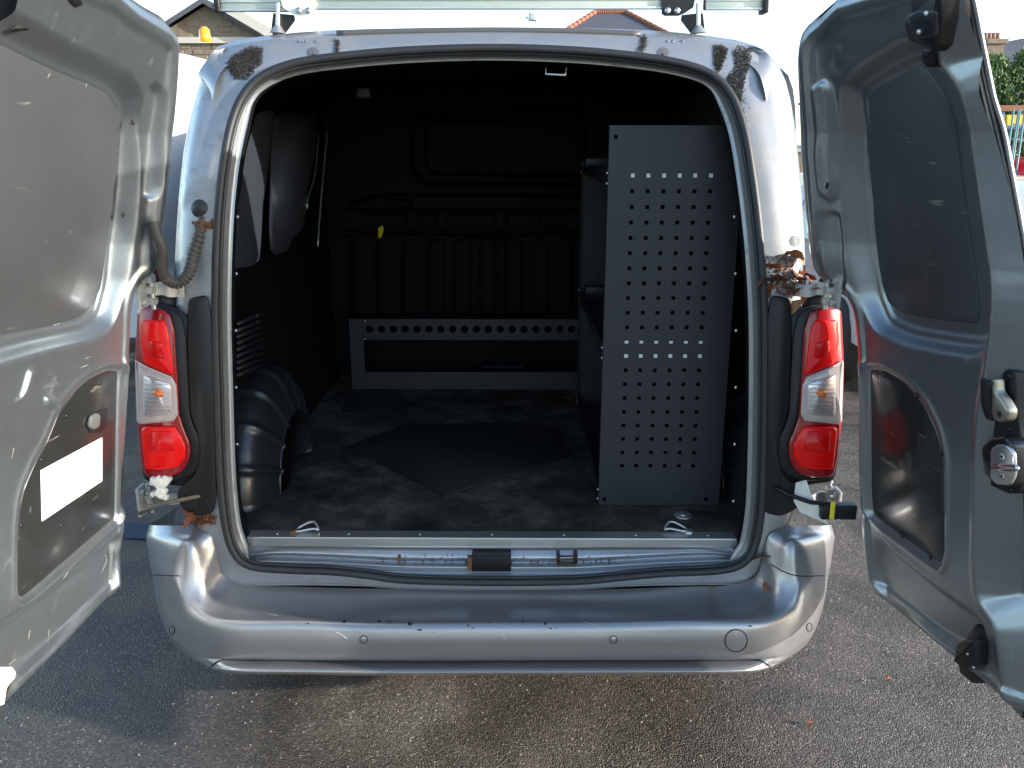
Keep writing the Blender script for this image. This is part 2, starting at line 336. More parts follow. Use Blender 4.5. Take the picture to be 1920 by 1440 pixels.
# front end so that the van is whole from other views
b = B(); b.box((-1.0, 5.35, .32), (.84, 6.5, 1.0), .12); b.mk('bonnet', SILVER, van)
b = B(); b.add([(-.95, 5.3, 1.0), (.79, 5.3, 1.0), (.72, 5.3, 1.9), (-.88, 5.3, 1.9), (-.9, 6.2, 1.0), (.74, 6.2, 1.0)], [[0, 1, 2, 3], [3, 2, 5, 4], [0, 3, 4], [1, 5, 2]])
b.mk('windscreen', mat('van_glass', (.02, .025, .03), .08, 0, .5), van, smooth=False)
for x in (-.98, .77): b = B(); b.box((x, 2.35, .30), (x + .05, 5.4, .85), .02); b.mk('side_sill', SILVER, van)
b = B(); b.box((-.93, 2.3, .28), (.77, 5.6, .42), .03); b.mk('underbody', BLACKP, van)
TYRE = mat('tyre', (.02, .02, .02), .8, 0, 0, 40, .3)
def wheel(parent, c, r, wd, rimmat=None, axis=0):
    def pt(a, rr, x): return (c[0] + x, c[1] + rr * math.cos(a), c[2] + rr * math.sin(a))
    seg = 28; prof = [(-wd / 2, r * .66), (-wd / 2, r * .9), (-wd * .4, r), (wd * .4, r), (wd / 2, r * .9), (wd / 2, r * .66)]
    V = [pt(2 * math.pi * i / seg, p[1], p[0]) for i in range(seg) for p in prof]; k = len(prof)
    Fc = [[i * k + j, i * k + j + 1, ((i + 1) % seg) * k + j + 1, ((i + 1) % seg) * k + j] for i in range(seg) for j in range(k - 1)]
    t = mk('wheel', V, Fc, TYRE, parent)
    bb = B(); sg = -1 if c[0] < parent.location.x else 1
    bb.cyl((c[0] + sg * wd * .3, c[1], c[2]), (c[0] + sg * wd * .42, c[1], c[2]), r * .2, 12)
    for i in range(5):
        a = 2 * math.pi * i / 5
        bb.tube([pt(a, r * .15, sg * wd * .36), pt(a, r * .66, sg * wd * .4)], r * .09, 6)
    bb.tube([pt(2 * math.pi * i / 24, r * .66, sg * wd * .4) for i in range(24)], r * .05, 6, closed=True)
    bb.mk('rim', rimmat or ALU, t); return t
for x in (-.86, .70):
    for y in (3.0, 5.7): wheel(van, (x, y, .31), .31, .19)
# ---- door seal
V = [body(*p, -.006) for p in cr(np.array(inset(np.array(SEAL, float), 4)), 4, True)]
B().tube(V, .0105, 10, closed=True).mk('door_seal', RUBBER, van)
V = [body(*p, .004) for p in cr(np.array(inset(np.array(SEAL, float), 13)), 4, True)]
B().tube(V, .0055, 8, closed=True).mk('seal_lip', RUBBER, van)
# ---- reveal (silver) and inner return
P0 = np.array(SEAL, float)
def low(i): return i < 1 or i > 32
net = []
for i in range(SEALn):
    row = []
    for d, off in ((10, .005), (16, .03), (26, .055), (34, .06)):
        if low(i): d = d * .35
        elif 12 <= i <= 21: d = d * .8
        q = inset(P0, d)[i]; row.append(body(q[0], q[1], off))
    net.append(row)
V, Fc = loft(net, 4, 3, True); mk('opening_reveal', V, Fc, SILVER, van)
# cargo liner: from the reveal back to the bulkhead
net = []
def rr_section(a, Y):
    """rounded-box cargo section"""
    cx, cz, hx, hz = -.055, 1.22, .83, .69; c, s_ = math.cos(a), math.sin(a); n_ = 12.
    r = (abs(c / hx) ** n_ + abs(s_ / hz) ** n_) ** (-1 / n_); return np.array([cx + r * c, Y, cz + r * s_])
for i in range(1, 33):
    q = inset(P0, 34 if not 12 <= i <= 21 else 27)[i]; p = body(q[0], q[1], .06); a = math.atan2(p[2] - 1.22, p[0] + .055)
    q2 = inset(P0, 40 if not 12 <= i <= 21 else 32)[i]; p2 = body(q2[0], q2[1], .10)
    A = rr_section(a, 2.42); row = [p, p2, p2 * .5 + A * .5 + [0, .02, 0], rr_section(a, 2.5), rr_section(a, 2.9), rr_section(a, 3.4), rr_section(a, 4.05)]
    net.append(row)
V, Fc = loft(net, 3, 2); liner = mk('cargo_lining', V, Fc, LINER, van)
# ---- load floor, sill strip
FZ = .60
b = B(); b.box((-.885, 2.235, FZ - .015), (.775, 4.03, FZ), .001); b.mk('load_floor', PLY, van, smooth=False)
l, r = aZ(464, 1008, FZ), aZ(1378, 1006, FZ)
b = B(); b.box((l[0], 2.205, FZ + .001), (r[0], 2.25, FZ + .004), .001); b.box((l[0], 2.203, FZ - .022), (r[0], 2.209, FZ + .003), .001); b.mk('sill_strip', ALU, van, smooth=False)
scr = B(); scr.cyl((0, 0, 0), (0, 0, .002), .005, 10, .0035); so_ = scr.mk('screw', GALV, van); so_.matrix_basis = Matrix.Translation((l[0] + .08, 2.228, FZ + .004))
for k in range(1, 7): inst('screw', so_.data, Matrix.Translation((l[0] + .08 + k * .205, 2.228, FZ + .004)), van)
# ---- pressed sill below the floor edge
rows = [(1099, 2.125), (1090, 2.14), (1076, 2.150), (1073, 2.158), (1068, 2.17), (1058, 2.165), (1054, 2.205), (1047, 2.215), (1043, 2.185), (1032, 2.20), (1026, 2.212), (1021, 2.215)]
wave = {456: -6, 520: -6, 600: -4, 680: 0, 740: 3, 800: 4, 920: 5, 1060: 5, 1120: 3, 1180: 0, 1250: -4, 1320: -7, 1384: -8}
net = []
for x, dy in wave.items():
    row = []
    for j, (y, Y) in enumerate(rows):
        kk = 1 if 1 < j < 9 else .3; sq = .25 if (x < 470 or x > 1370) and 4 <= j <= 9 else 1
        yy = y + dy * kk; yy = yy if sq == 1 else 1050 + (yy - 1050) * .6
        row.append(aY(x, yy, Y))
    net.append(row)
V, Fc = loft(net, 5, 4); sill = mk('sill_pressing', V, Fc, mat('sill_paint', (.50, .50, .50), .33, .72, .2, 5, .06, extra=dirty(sc=8, lo=.6, hi=.8, amt=.5, dirt=(.07, .05, .035), flakes=.04, spk=False)), van)
# striker recesses
def ybox(bb, x0, y0, x1, y1, Y, d, bev=.002):
    p, q = aY(x0, y0, Y), aY(x1, y1, Y); bb.box((p[0], Y, p[2]), (q[0], Y + d, q[2]), bev); return bb
b = B(); ybox(b, 884, 1044, 958, 1072, 2.158, .05); b.mk('striker_pocket', BLACKP, van)
for q_ in ((876, 1046, 885, 1070, 2.155, .02), (745, 1044, 751, 1054, 2.175, .02)): b = B(); ybox(b, *q_); b.mk('rust_patch', RUST, van)
b = B(); ybox(b, 1044, 1040, 1050, 1058, 2.165, .03); ybox(b, 1076, 1040, 1083, 1058, 2.165, .03); b.tube([aY(1046, 1056, 2.16), aY(1080, 1056, 2.16)], .004, 8); b.tube([aY(1046, 1043, 2.16), aY(1080, 1043, 2.16)], .003, 8); b.mk('door_striker', mat('striker_rusty', (.06, .035, .025), .5, .6, 0, 80, .5), van)
# ================================================================== BUMPER
def colm(pts): return [aY(x, y, Y) for x, y, Y in pts]
def mir(pts, tw=None):
    out = []
    for x, y, Y in pts: out.append((1839 - x, y, Y - .012))
    return out
cC = [(920, 1106, 2.135), (920, 1125, 2.085), (920, 1145, 2.035), (920, 1162, 1.99), (920, 1172, 1.972), (920, 1186, 1.963), (920, 1210, 1.958), (920, 1236, 1.972), (920, 1239, 1.998), (920, 1242, 1.988), (920, 1257, 1.948), (920, 1264, 1.956), (920, 1266, 2.05)]
c5 = [(560, 1100, 2.135), (560, 1120, 2.09), (560, 1140, 2.04), (560, 1159, 1.99), (560, 1169, 1.974), (560, 1184, 1.966), (560, 1208, 1.962), (560, 1235, 1.976), (560, 1238, 2.001), (560, 1241, 1.991), (560, 1256, 1.952), (560, 1263, 1.960), (560, 1265, 2.05)]
c4 = [(470, 1097, 2.135), (465, 1117, 2.095), (460, 1137, 2.05), (455, 1156, 2.003), (452, 1166, 1.985), (450, 1181, 1.975), (450, 1206, 1.971), (450, 1233, 1.983), (450, 1237, 2.005), (450, 1240, 1.996), (450, 1254, 1.963), (450, 1262, 1.970), (450, 1264, 2.06)]
c3 = [(420, 1078, 2.135), (408, 1102, 2.10), (400, 1126, 2.06), (396, 1148, 2.02), (395, 1159, 2.003), (395, 1174, 1.992), (397, 1202, 1.988), (400, 1230, 1.992), (401, 1235, 1.998), (402, 1240, 1.995), (403, 1248, 1.992), (405, 1256, 1.998), (410, 1258, 2.08)]
c2 = [(404, 1020, 2.135), (392, 1048, 2.11), (378, 1085, 2.075), (365, 1120, 2.045), (359, 1136, 2.03), (355, 1155, 2.02), (356, 1186, 2.016), (362, 1220, 2.02), (365, 1227, 2.02), (367, 1232, 2.02), (370, 1238, 2.02), (376, 1243, 2.03), (385, 1246, 2.11)]
c1 = [(388, 996, 2.14), (372, 1010, 2.115), (352, 1024, 2.085), (338, 1075, 2.07), (332, 1100, 2.06), (328, 1130, 2.055), (330, 1165, 2.055), (338, 1203, 2.06), (341, 1211, 2.062), (344, 1217, 2.064), (347, 1223, 2.068), (354, 1230, 2.08), (365, 1234, 2.15)]
c0 = [(345, 986, 2.17), (335, 1000, 2.15), (322, 1018, 2.125), (308, 1065, 2.12), (304, 1090, 2.12), (303, 1120, 2.12), (308, 1152, 2.125), (318, 1188, 2.13), (322, 1196, 2.135), (326, 1203, 2.14), (329, 1209, 2.145), (336, 1216, 2.155), (350, 1222, 2.2)]
cm = [(282, 984, 2.26), (278, 996, 2.25), (275, 1012, 2.24), (281, 1055, 2.235), (286, 1080, 2.235), (290, 1107, 2.235), (297, 1140, 2.24), (309, 1174, 2.245), (314, 1183, 2.25), (318, 1190, 2.255), (322, 1196, 2.26), (330, 1204, 2.27), (345, 1210, 2.3)]
cs = [(x + 22, y - 14, Y + .16) for x, y, Y in cm]; cz = [(x + 52, y - 34, Y + .42) for x, y, Y in cm]
Lc = [cz, cs, cm, c0, c1, c2, c3, c4, c5]
net = [colm(c) for c in Lc] + [colm([(720, y + .6 if i else 1104, Y - .002) for i, (x, y, Y) in enumerate(cC)])] + [colm(cC)] + [colm([(1110, y - .4, Y - .002) for x, y, Y in cC])] + [colm(mir(c)) for c in Lc[::-1]]
V, Fc = loft(net, 8, 6); bumper = mk('bumper', V, Fc, BUMP, van)
bb_b = bvh_of(bumper)
def on(bvh, x, y, out=.0):
    h = cast(bvh, x, y)
    if h[0] is None: return None, None
    n_ = h[1]
    if n_.dot(Vector(ray(x, y))) > 0: n_ = -n_
    return h[0] + n_ * out, n_
def ring_on(bvh, cx, cy, rx, ry, rad, name, m, parent, out=.0005, seg=28):
    P = [on(bvh, cx + rx * math.cos(2 * math.pi * k / seg), cy + ry * math.sin(2 * math.pi * k / seg), out)[0] for k in range(seg)]
    if any(p is None for p in P): return
    return B().tube(P, rad, 6, closed=True).mk(name, m, parent)
def disc_on(bvh, cx, cy, rx, ry, name, m, parent, out=.001, dome=.001, seg=24):
    c, n_ = on(bvh, cx, cy, out + dome); V = [c]
    if c is None: return None
    for q in (.5, 1):
        for k in range(seg):
            p, _ = on(bvh, cx + q * rx * math.cos(2 * math.pi * k / seg), cy + q * ry * math.sin(2 * math.pi * k / seg), out + dome * (1 - q)); V.append(p if p is not None else c)
    Fc = [[0, 1 + k, 1 + (k + 1) % seg] for k in range(seg)] + [[1 + k, 1 + seg + k, 1 + seg + (k + 1) % seg, 1 + (k + 1) % seg] for k in range(seg)]
    return mk(name, V, Fc, m, parent)
GAP = mat('panel_gap', (.008, .008, .008), .8)
for x, y, rx, ry in ((682, 1199, 7, 7), (1150, 1199, 7, 7), (323, 1181, 5, 8), (1517, 1176, 5, 8)):
    disc_on(bb_b, x, y, rx - 1, ry - 1, 'parking_sensor', BUMP, bumper); ring_on(bb_b, x, y, rx, ry, .0011, 'sensor_gap', GAP, bumper)
disc_on(bb_b, 1380, 1201, 19, 19, 'tow_eye_cover', BUMP, bumper); ring_on(bb_b, 1380, 1201, 21, 21, .0014, 'cover_gap', GAP, bumper)
def line_on(bvh, pts, rad, name, m, parent, out=0.0, n=6, label=None, kind=None):
    P = []
    for x, y in cr(pts, n):
        p, _ = on(bvh, x, y, out)
        if p is not None: P.append(p)
    if len(P) > 2: return B().tube(P, rad, 5).mk(name, m, parent, label=label, kind=kind)
line_on(bb_b, [(286, 1078), (310, 1079), (338, 1080)], .0016, 'panel_joint', GAP, bumper)
line_on(bb_b, [(1446, 1058), (1470, 1072), (1500, 1080), (1554, 1079)], .0016, 'panel_joint', GAP, bumper)
line_on(bb_b, [(396, 1248), (404, 1242), (412, 1239)], .0012, 'panel_joint', GAP, bumper)
line_on(bb_b, [(396, 1250), (406, 1243), (420, 1238), (470, 1237), (560, 1238), (740, 1239), (920, 1239), (1100, 1239), (1280, 1238), (1380, 1237), (1420, 1238), (1434, 1243), (1444, 1250)], .0022, 'crease_shade_line', GAP, bumper, n=10)  # dark line laid along the lip crease, paints the shade of the groove
# paint chips on the crest
b = B()
for x, y, r in [(645, 1166, 6), (711, 1165, 5), (729, 1165, 3), (735, 1165, 3), (767, 1167, 3), (770, 1170, 6), (806, 1172, 2), (878, 1173, 4), (886, 1177, 3), (919, 1167, 3), (980, 1165, 4), (1022, 1169, 4), (1032, 1178, 3), (1044, 1177, 3), (1406, 1174, 4), (577, 1169, 3), (811, 1186, 2), (787, 1181, 6)]:
    c, n_ = on(bb_b, x, y, .0006)
    if c is None: continue
    V = [c]; s_ = random.uniform(.4, .7)
    for k in range(7):
        rr_ = r * random.uniform(.5, 1.1); p, _ = on(bb_b, x + rr_ * math.cos(k * .9), y + rr_ * s_ * math.sin(k * .9), .0006); V.append(p or c)
    b.add(V, [[0, 1 + k, 1 + (k + 1) % 7] for k in range(7)])
b.mk('paint_chips', mat('bare_plastic', (.02, .02, .022), .7), bumper, kind='stuff')
for pts, r in (([(628, 1184), (640, 1190), (650, 1197)], .0006), ([(940, 1187), (950, 1200)], .0005), ([(1095, 1166), (1115, 1172), (1132, 1184)], .0005), ([(500, 1150), (520, 1154)], .0005)):
    line_on(bb_b, pts, r, 'scratch', mat('pale_scratch', (.6, .6, .58), .5), bumper, 0)
# ================================================================== TAIL LIGHTS
def bmap(off0): return lambda x, y, ww: body(x, y, off0 - ww)
def wrapmap(cx, sgn, off0):
    def f(x, y, ww):
        d = max(0, (x - cx) * sgn) / 80.0
        return body(x, y, off0 - ww + .07 * d * d)
    return f
for side in (-1, 1):
    X = (lambda x: x) if side < 0 else (lambda x: 1835 - x)
    M = wrapmap(X(305), side, -.01)
    px = lambda pts: np.array([(X(x), y) for x, y in pts], float)
    hous = rnd(px([(262, 572), (318, 570), (352, 590), (364, 640), (372, 780), (392, 822), (394, 862), (382, 895), (340, 912), (268, 902)]), .22)
    o = mk('tail_light', *slab(M, hous, -.10, -.012, .5), BLACKP, van) if False else None
    V, Fc = slab(M, hous, -.09, -.004, 4)
    def sl2(poly, w0, w1, bp, bulge=0):
        poly = np.asarray(poly, float); rings = [(poly, w0), (poly, w1 - .006), (inset(poly, bp * .3), w1 - .002), (inset(poly, bp), w1)]
        if bulge:
            c = poly.mean(0)
            for q in (.2, .45, .7): rings.append((inset(poly, bp) * (1 - q) + c * q, w1 + bulge * (1 - (1 - q) ** 2)))
        n_ = len(poly); V = []
        for P, ww in rings: V += [M(p[0], p[1], ww) for p in P]
        Fc = [[r_ * n_ + i, r_ * n_ + (i + 1) % n_, (r_ + 1) * n_ + (i + 1) % n_, (r_ + 1) * n_ + i] for r_ in range(len(rings) - 1) for i in range(n_)]
        Fc += [list(range(n_))[::-1], [(len(rings) - 1) * n_ + i for i in range(n_)]]
        return V, Fc
    tl = mk('tail_light', *sl2(hous, -.10, -.012, 3), BLACKP, van)
    h2 = rnd(px([(262, 574), (312, 574), (340, 592), (350, 640), (357, 785), (376, 825), (378, 860), (366, 888), (330, 903), (266, 898)]), .35)
    mk('housing_rim', *sl2(h2, -.02, .002, 3), BLACKP, tl)
    lens = rnd(px([(258, 577), (296, 576), (318, 588), (328, 620), (337, 780), (346, 806), (357, 832), (356, 860), (342, 886), (312, 896), (272, 894), (263, 860), (255, 770), (252, 690)]), .35)
    mk('dark_red_lens', *sl2(lens, -.01, .022, 4), REDD, tl)
    up = rnd(px([(264, 600), (305, 600), (314, 612), (320, 650), (327, 706), (298, 694), (270, 682), (262, 640)]), .15)
    mk('red_lens', *sl2(up, .015, .028, 4), REDB, tl)
    dk = rnd(px([(280, 638), (306, 642), (310, 672), (292, 672), (281, 665)]), .2); mk('lens_cell', *sl2(dk, .02, .0295, 2), RED, tl)
    lo_ = rnd(px([(263, 800), (328, 799), (337, 812), (348, 836), (347, 858), (334, 876), (303, 882), (272, 880)]), .2)
    mk('red_lens', *sl2(lo_, .015, .028, 4), REDB, tl)
    dk = rnd(px([(277, 808), (322, 808), (330, 846), (279, 848)]), .15); mk('lens_cell', *sl2(dk, .02, .0295, 2), RED, tl)
    cl = rnd(px([(253, 674), (278, 688), (322, 706), (331, 722), (334, 778), (326, 790), (262, 796), (256, 790)]), .22)
    mk('clear_lens', *sl2(cl, .01, .030, 4), CLEAR, tl)
    rf = rnd(px([(268, 702), (282, 706), (318, 718), (321, 728), (322, 772), (316, 778), (268, 782)]), .2)
    ref = mk('reflector', *sl2(rf, .02, .0315, 2), CHROME, tl)
    bb = B()
    for k in range(9):
        y = 712 + k * 7.6; x0, x1 = 270, 320
        bb.tube([M(X(x0), y, .0318), M(X(x1), y + 1.5, .0318)], .0012, 5)
    for k in range(0):
        x = 278 + k * 14; bb.tube([M(X(x), 706 + (k) * 1.6, .0318), M(X(x), 779, .0318)], .0007, 5)
    bb.mk('lens_flutes', CLEAR, tl, kind=None)
    c = np.array(M(X(296), 736, .031)); r0 = B(); r0.cyl(c + [-.01, 0, .002], c + [.012, -.003, -.004], .007, 14, .009); r0.mk('bulb', AMBER, tl)
    # black slab laid over the jamb beside the tail lamp
    jm = rnd(px([(352, 560), (388, 552), (398, 600), (402, 760), (406, 930), (400, 962), (372, 968), (340, 955), (330, 920), (366, 890), (374, 850), (370, 815), (356, 775), (350, 640)]), .3)
    mk('jamb_slab', *sl2(jm, -.06, .004, 3), BLACKP, van)
# ================================================================== DOORS
class Door:
    def __init__(s, h, d, n_): s.h = np.array(h); s.d = np.array(d) / np.linalg.norm(d); s.n = np.array(n_) / np.linalg.norm(n_)
    def f(s, z): return .16 * (z - .5) + np.interp(z, [1.45, 1.6, 1.7, 1.78, 1.9, 2.05], [0, .017, .031, .055, .09, .14])
    def f2(s, u, z):   # upper hinge side wraps round the body corner
        return s.f(z) + .11 * ss((z - 1.22) / .2) * np.clip((.09 - u) / .17, 0, 1.3) ** 2
    def P(s, u, z, w_=0.0):
        q = s.h + u * s.d + s.n * (s.f2(u, z) + w_); return np.array([q[0], q[1], z])
    def PA(s, U, Z, W):
        k = s.f2(U, Z) + W; return np.stack([s.h[0] + U * s.d[0] + s.n[0] * k, s.h[1] + U * s.d[1] + s.n[1] * k, Z], 1)
    def uv(s, x, y, w_=0.0):
        r = ray(x, y); z = 1.2; u = .2
        for _ in range(60):
            k = s.f2(u, z) + w_; o = s.h + s.n * k; t = ((o - CAM[:2]) @ s.n) / (r[:2] @ s.n); p = CAM + r * t; z = .6 * z + .4 * p[2]; u = .6 * u + .4 * ((p[:2] - s.h) @ s.d)
        return np.array([(p[:2] - s.h) @ s.d, p[2]])
    def poly(s, pts, w_=0.0): return np.array([s.uv(x, y, w_) for x, y in pts])
def build_door(D, name, hinge_px, ufree, feats, lean_free, ztop, label):
    H = D.poly(hinge_px); H = H[np.argsort(H[:, 1])]
    Hs = cr(H, 6); zz = Hs[:, 1]; order = np.argsort(zz); zz = zz[order]; uu = Hs[order, 0]
    NZ, NU = 400, 190
    Z = np.linspace(.497, ztop, NZ); uL = np.interp(Z, zz, uu); uR = np.array([ufree(z) for z in Z])
    T = np.linspace(0, 1, NU); U = uL[:, None] * (1 - T) + uR[:, None] * T; ZZ = np.repeat(Z[:, None], NU, 1)
    Uf, Zf = U.ravel(), ZZ.ravel(); W = np.zeros(Uf.shape)
    out = np.concatenate([np.stack([uL, Z], 1), np.stack([uR + .5, Z], 1)[::-1]])
    step = max(1, len(out) // 160); d = -sdf(out[::step], Uf, Zf); W += -.026 * (1 - ss(d / .022)) + .007 * ss((d - .02) / .012) * (1 - ss((d - .045) / .012))
    for kind, poly, dep, wd in feats:
        s_ = sdf(poly, Uf, Zf)
        if kind == 'step': W += dep * ss(.5 - s_ / wd)
        elif kind == 'slope': W += -dep * np.clip(-s_ - .004, 0, wd)
        elif kind == 'ridge': W += dep * np.exp(-(s_ / wd) ** 2)
    Wg = W.reshape(NZ, NU)
    for _ in range(2): Wg[1:-1, 1:-1] = (Wg[1:-1, 1:-1] * 4 + Wg[:-2, 1:-1] + Wg[2:, 1:-1] + Wg[1:-1, :-2] + Wg[1:-1, 2:]) / 8
    V = D.PA(Uf, Zf, Wg.ravel()); idx = np.arange(NZ * NU).reshape(NZ, NU)
    Fc = np.stack([idx[:-1, :-1], idx[:-1, 1:], idx[1:, 1:], idx[1:, :-1]], -1).reshape(-1, 4)
    if D.n[0] < 0: pass
    door = mk(name, V, Fc, SILVER_IN, van, label=label)
    # outer skin with rim
    zi = np.linspace(0, NZ - 1, 60).astype(int); V = []; TU = np.linspace(0, 1, 14); rows = []
    for i in zi:
        a, c = uL[i], uR[i] + lean_free; row = [D.P(a, Z[i], Wg[i, 0]), D.P(a - .006, Z[i], -.034), D.P(a - .004, Z[i], -.046)]
        for t in TU: row.append(D.P(a * (1 - t) + c * t, Z[i], -.050 - .024 * math.sin(math.pi * t)))
        row += [D.P(c + .002, Z[i], -.046), D.P(c + .002, Z[i], -.042), D.P(c - .002, Z[i], -.040)]
        rows.append(row)
    n_ = len(rows[0]); V = [p for r_ in rows for p in r_]; Fc = [[i * n_ + k, i * n_ + k + 1, (i + 1) * n_ + k + 1, (i + 1) * n_ + k] for i in range(len(rows) - 1) for k in range(n_ - 1)]
    # close bottom
    V2 = [D.P(uL[0] * (1 - t) + uR[0] * t, Z[0], Wg[0, int(t * (NU - 1))]) for t in TU] + [D.P(uL[0] * (1 - t) + (uR[0] + lean_free) * t, Z[0] - .006, -.045) for t in TU]
    k0 = len(V); V += V2; m_ = len(TU); Fc += [[k0 + k, k0 + k + 1, k0 + m_ + k + 1, k0 + m_ + k] for k in range(m_ - 1)]
    mk('outer_skin', V, Fc, SILVER, door)
    # edge bead catching the light, weather strip
    return door, bvh_of(door), (Z, uL, uR, Wg)
def dslab(D, pts, w0, w1, bev, name, m, parent, bulge=0, r=.2, wproj=None, label=None):
    P = D.poly(pts, w1 if wproj is None else wproj); P = rnd(P, r)
    return mk(name, *slab(D.P, P, w0, w1, bev, bulge), m, parent, angle=50, label=label)
# ---- right door
DR = Door((.949, 2.11), (.120, -.571), (-.571, -.120))
hR = [(1632, 1140), (1624, 1128), (1619, 1105), (1613, 1040), (1607, 960), (1605, 860), (1604, 760), (1602, 680), (1597, 620), (1586, 575), (1568, 555), (1535, 535), (1512, 510), (1503, 480), (1497, 430), (1490, 350), (1484, 260), (1480, 180), (1477, 130), (1478, 90), (1487, 58), (1512, 32), (1545, 2), (1580, -30), (1620, -60)]
A = DR.poly([(1793, 0), (1807, 70), (1830, 180), (1867, 330), (1888, 440), (1905, 580), (1914, 700), (1918, 960), (1922, 1340)]); A = A[np.argsort(A[:, 1])]
WPr = rnd(DR.poly([(1580, 165), (1604, 136), (1684, 86), (1722, 88), (1762, 128), (1800, 188), (1822, 300), (1842, 440), (1855, 560), (1850, 640), (1822, 662), (1770, 655), (1690, 640), (1640, 615), (1615, 560), (1595, 460), (1584, 300)]), .4)
TPr = rnd(DR.poly([(1613, 700), (1622, 684), (1650, 684), (1700, 711), (1740, 760), (1762, 808), (1772, 860), (1774, 1040), (1762, 1068), (1745, 1058), (1650, 988), (1626, 962), (1620, 900)]), .3)
LPr = rnd(DR.poly([(1648, 1012), (1672, 1040), (1760, 1110), (1838, 1165), (1850, 1235), (1790, 1210), (1680, 1150), (1648, 1110), (1640, 1060)]), .4)
RBr = rnd(DR.poly([(1530, 165), (1548, 152), (1560, 168), (1568, 300), (1572, 340), (1568, 368), (1556, 376), (1544, 362), (1536, 300)]), .4)
FPr = np.concatenate([cr(DR.poly([(1740, -60), (1764, 20), (1768, 120), (1805, 180), (1826, 300), (1848, 450), (1862, 560), (1850, 690), (1834, 800), (1828, 960), (1830, 1110), (1866, 1180), (1884, 1300), (1900, 1380)]), 4), DR.poly([(2300, 1700), (2300, -300)])])
LBr = rnd(DR.poly([(1508, 500), (1540, 400), (1570, 400), (1590, 560), (1560, 545)]), .3)
featsR = [('step', WPr, -.036, .032), ('step', inset(WPr, .028), -.008, .01), ('step', TPr, -.012, .012), ('ridge', TPr, .006, .012), ('step', LPr, -.02, .035), ('step', RBr, .014, .014), ('step', FPr, .016, .035), ('slope', FPr, .8, .08), ('step', LBr, -.012, .01)]
doorR, bvR, gR = build_door(DR, 'rear_door', hR, lambda z: float(np.interp(z, A[:, 1], A[:, 0])), featsR, -.010, 1.99, 'right rear door, in shade, with bare latch, handle and black panel')
dslab(DR, [(1617, 178), (1722, 122), (1745, 138), (1775, 188), (1789, 230), (1801, 330), (1820, 460), (1838, 608), (1760, 600), (1690, 587), (1664, 568), (1648, 520), (1630, 350), (1618, 240)], -.05, -.040, .003, 'window_blank', BLANK, doorR, r=.25)
tpn = dslab(DR, [(1617, 702), (1625, 688), (1650, 689), (1697, 716), (1735, 763), (1757, 810), (1768, 860), (1770, 1040), (1761, 1060), (1746, 1052), (1652, 984), (1629, 960), (1622, 900)], -.02, -.010, .003, 'trim_panel', TRIMP, doorR, r=.25)
def plug(D, x, y, w_, r, h, m, name, parent, me=[None]):
    q = D.uv(x, y, w_); p = D.P(q[0], q[1], w_); nn = np.array([D.n[0], D.n[1], 0])
    return B().cyl(p - nn * .001, p + nn * h, r, 14, r * .8).mk(name, m, parent)
for x, y in ((1620, 728), (1658, 702), (1718, 742), (1624, 852), (1764, 850), (1764, 960), (1692, 1003), (1746, 1046), (1634, 965)): plug(DR, x, y, -.010, .007, .003, BLACKP, 'trim_clip', tpn)
# upper latch
la = dslab(DR, [(1693, 32), (1706, 22), (1704, -12), (1758, -14), (1762, 30), (1757, 82), (1750, 96), (1724, 86), (1700, 76), (1694, 50)], -.03, .03, .006, 'upper_latch', BLACKP, doorR)
dslab(DR, [(1703, 30), (1716, 20), (1752, 18), (1752, 70), (1716, 72), (1708, 60)], .028, .036, .003, 'latch_cover', mat('latch_plate', (.04, .045, .055), .3, .6), la)
dslab(DR, [(1728, 92), (1752, 90), (1744, 122), (1734, 126), (1724, 112)], -.03, .015, .004, 'latch_foot', BLACKP, la)
for x, y in ((1738, 25), (1724, 60)): plug(DR, x, y, .036, .0055, .003, GALV, 'bolt', la)
# lock set
lb = dslab(DR, [(1831, 702), (1842, 697), (1852, 711), (1888, 691), (1902, 697), (1906, 760), (1914, 830), (1918, 900), (1908, 926), (1888, 926), (1838, 902), (1820, 868), (1816, 848), (1834, 828), (1838, 810), (1830, 770)], -.06, -.008, .004, 'lock_carrier', BLACKP, doorR, r=.3)
dslab(DR, [(1834, 706), (1856, 718), (1858, 790), (1846, 788), (1836, 760)], -.02, .016, .006, 'handle_block', BLACKP, lb, r=.3)
dslab(DR, [(1855, 712), (1864, 710), (1866, 735), (1880, 752), (1890, 772), (1886, 788), (1872, 793), (1860, 788), (1856, 770), (1858, 740)], .0, .022, .006, 'release_lever', mat('lever_cast', (.30, .29, .24), .4, .8, 0, 40, .3), lb, r=.4)
plug(DR, 1874, 776, .022, .007, .001, GAP, 'lever_hole', lb)
dslab(DR, [(1836, 838), (1850, 822), (1882, 818), (1898, 832), (1904, 900), (1890, 914), (1862, 908), (1842, 890)], -.02, .022, .008, 'lock_case', mat('lock_case_black', (.015, .015, .018), .25, .2, .4), lb, r=.35)
lp = dslab(DR, [(1856, 842), (1870, 832), (1888, 836), (1900, 850), (1902, 892), (1892, 910), (1866, 908), (1856, 896)], .02, .027, .003, 'lock_plate', mat('lock_zinc', (.66, .67, .66), .3, .9, 0, 30, .1), lb, r=.35)
for x, y in ((1878, 856), (1878, 893)): plug(DR, x, y, .027, .0075, .002, GALV, 'bolt', lb); plug(DR, x, y, .0295, .003, .001, GAP, 'bolt_socket', lb)
q = [DR.P(*DR.uv(x, y, w_), w_) for x, y, w_ in ((1862, 878, .026), (1878, 882, .045), (1900, 882, .05), (1908, 878, .05), (1900, 874, .05), (1878, 873, .045), (1864, 872, .026))]
B().tube(cr(q, 4), .0035, 8).mk('striker_loop', mat('lock_chrome', (.75, .75, .75), .15, 1), lb)
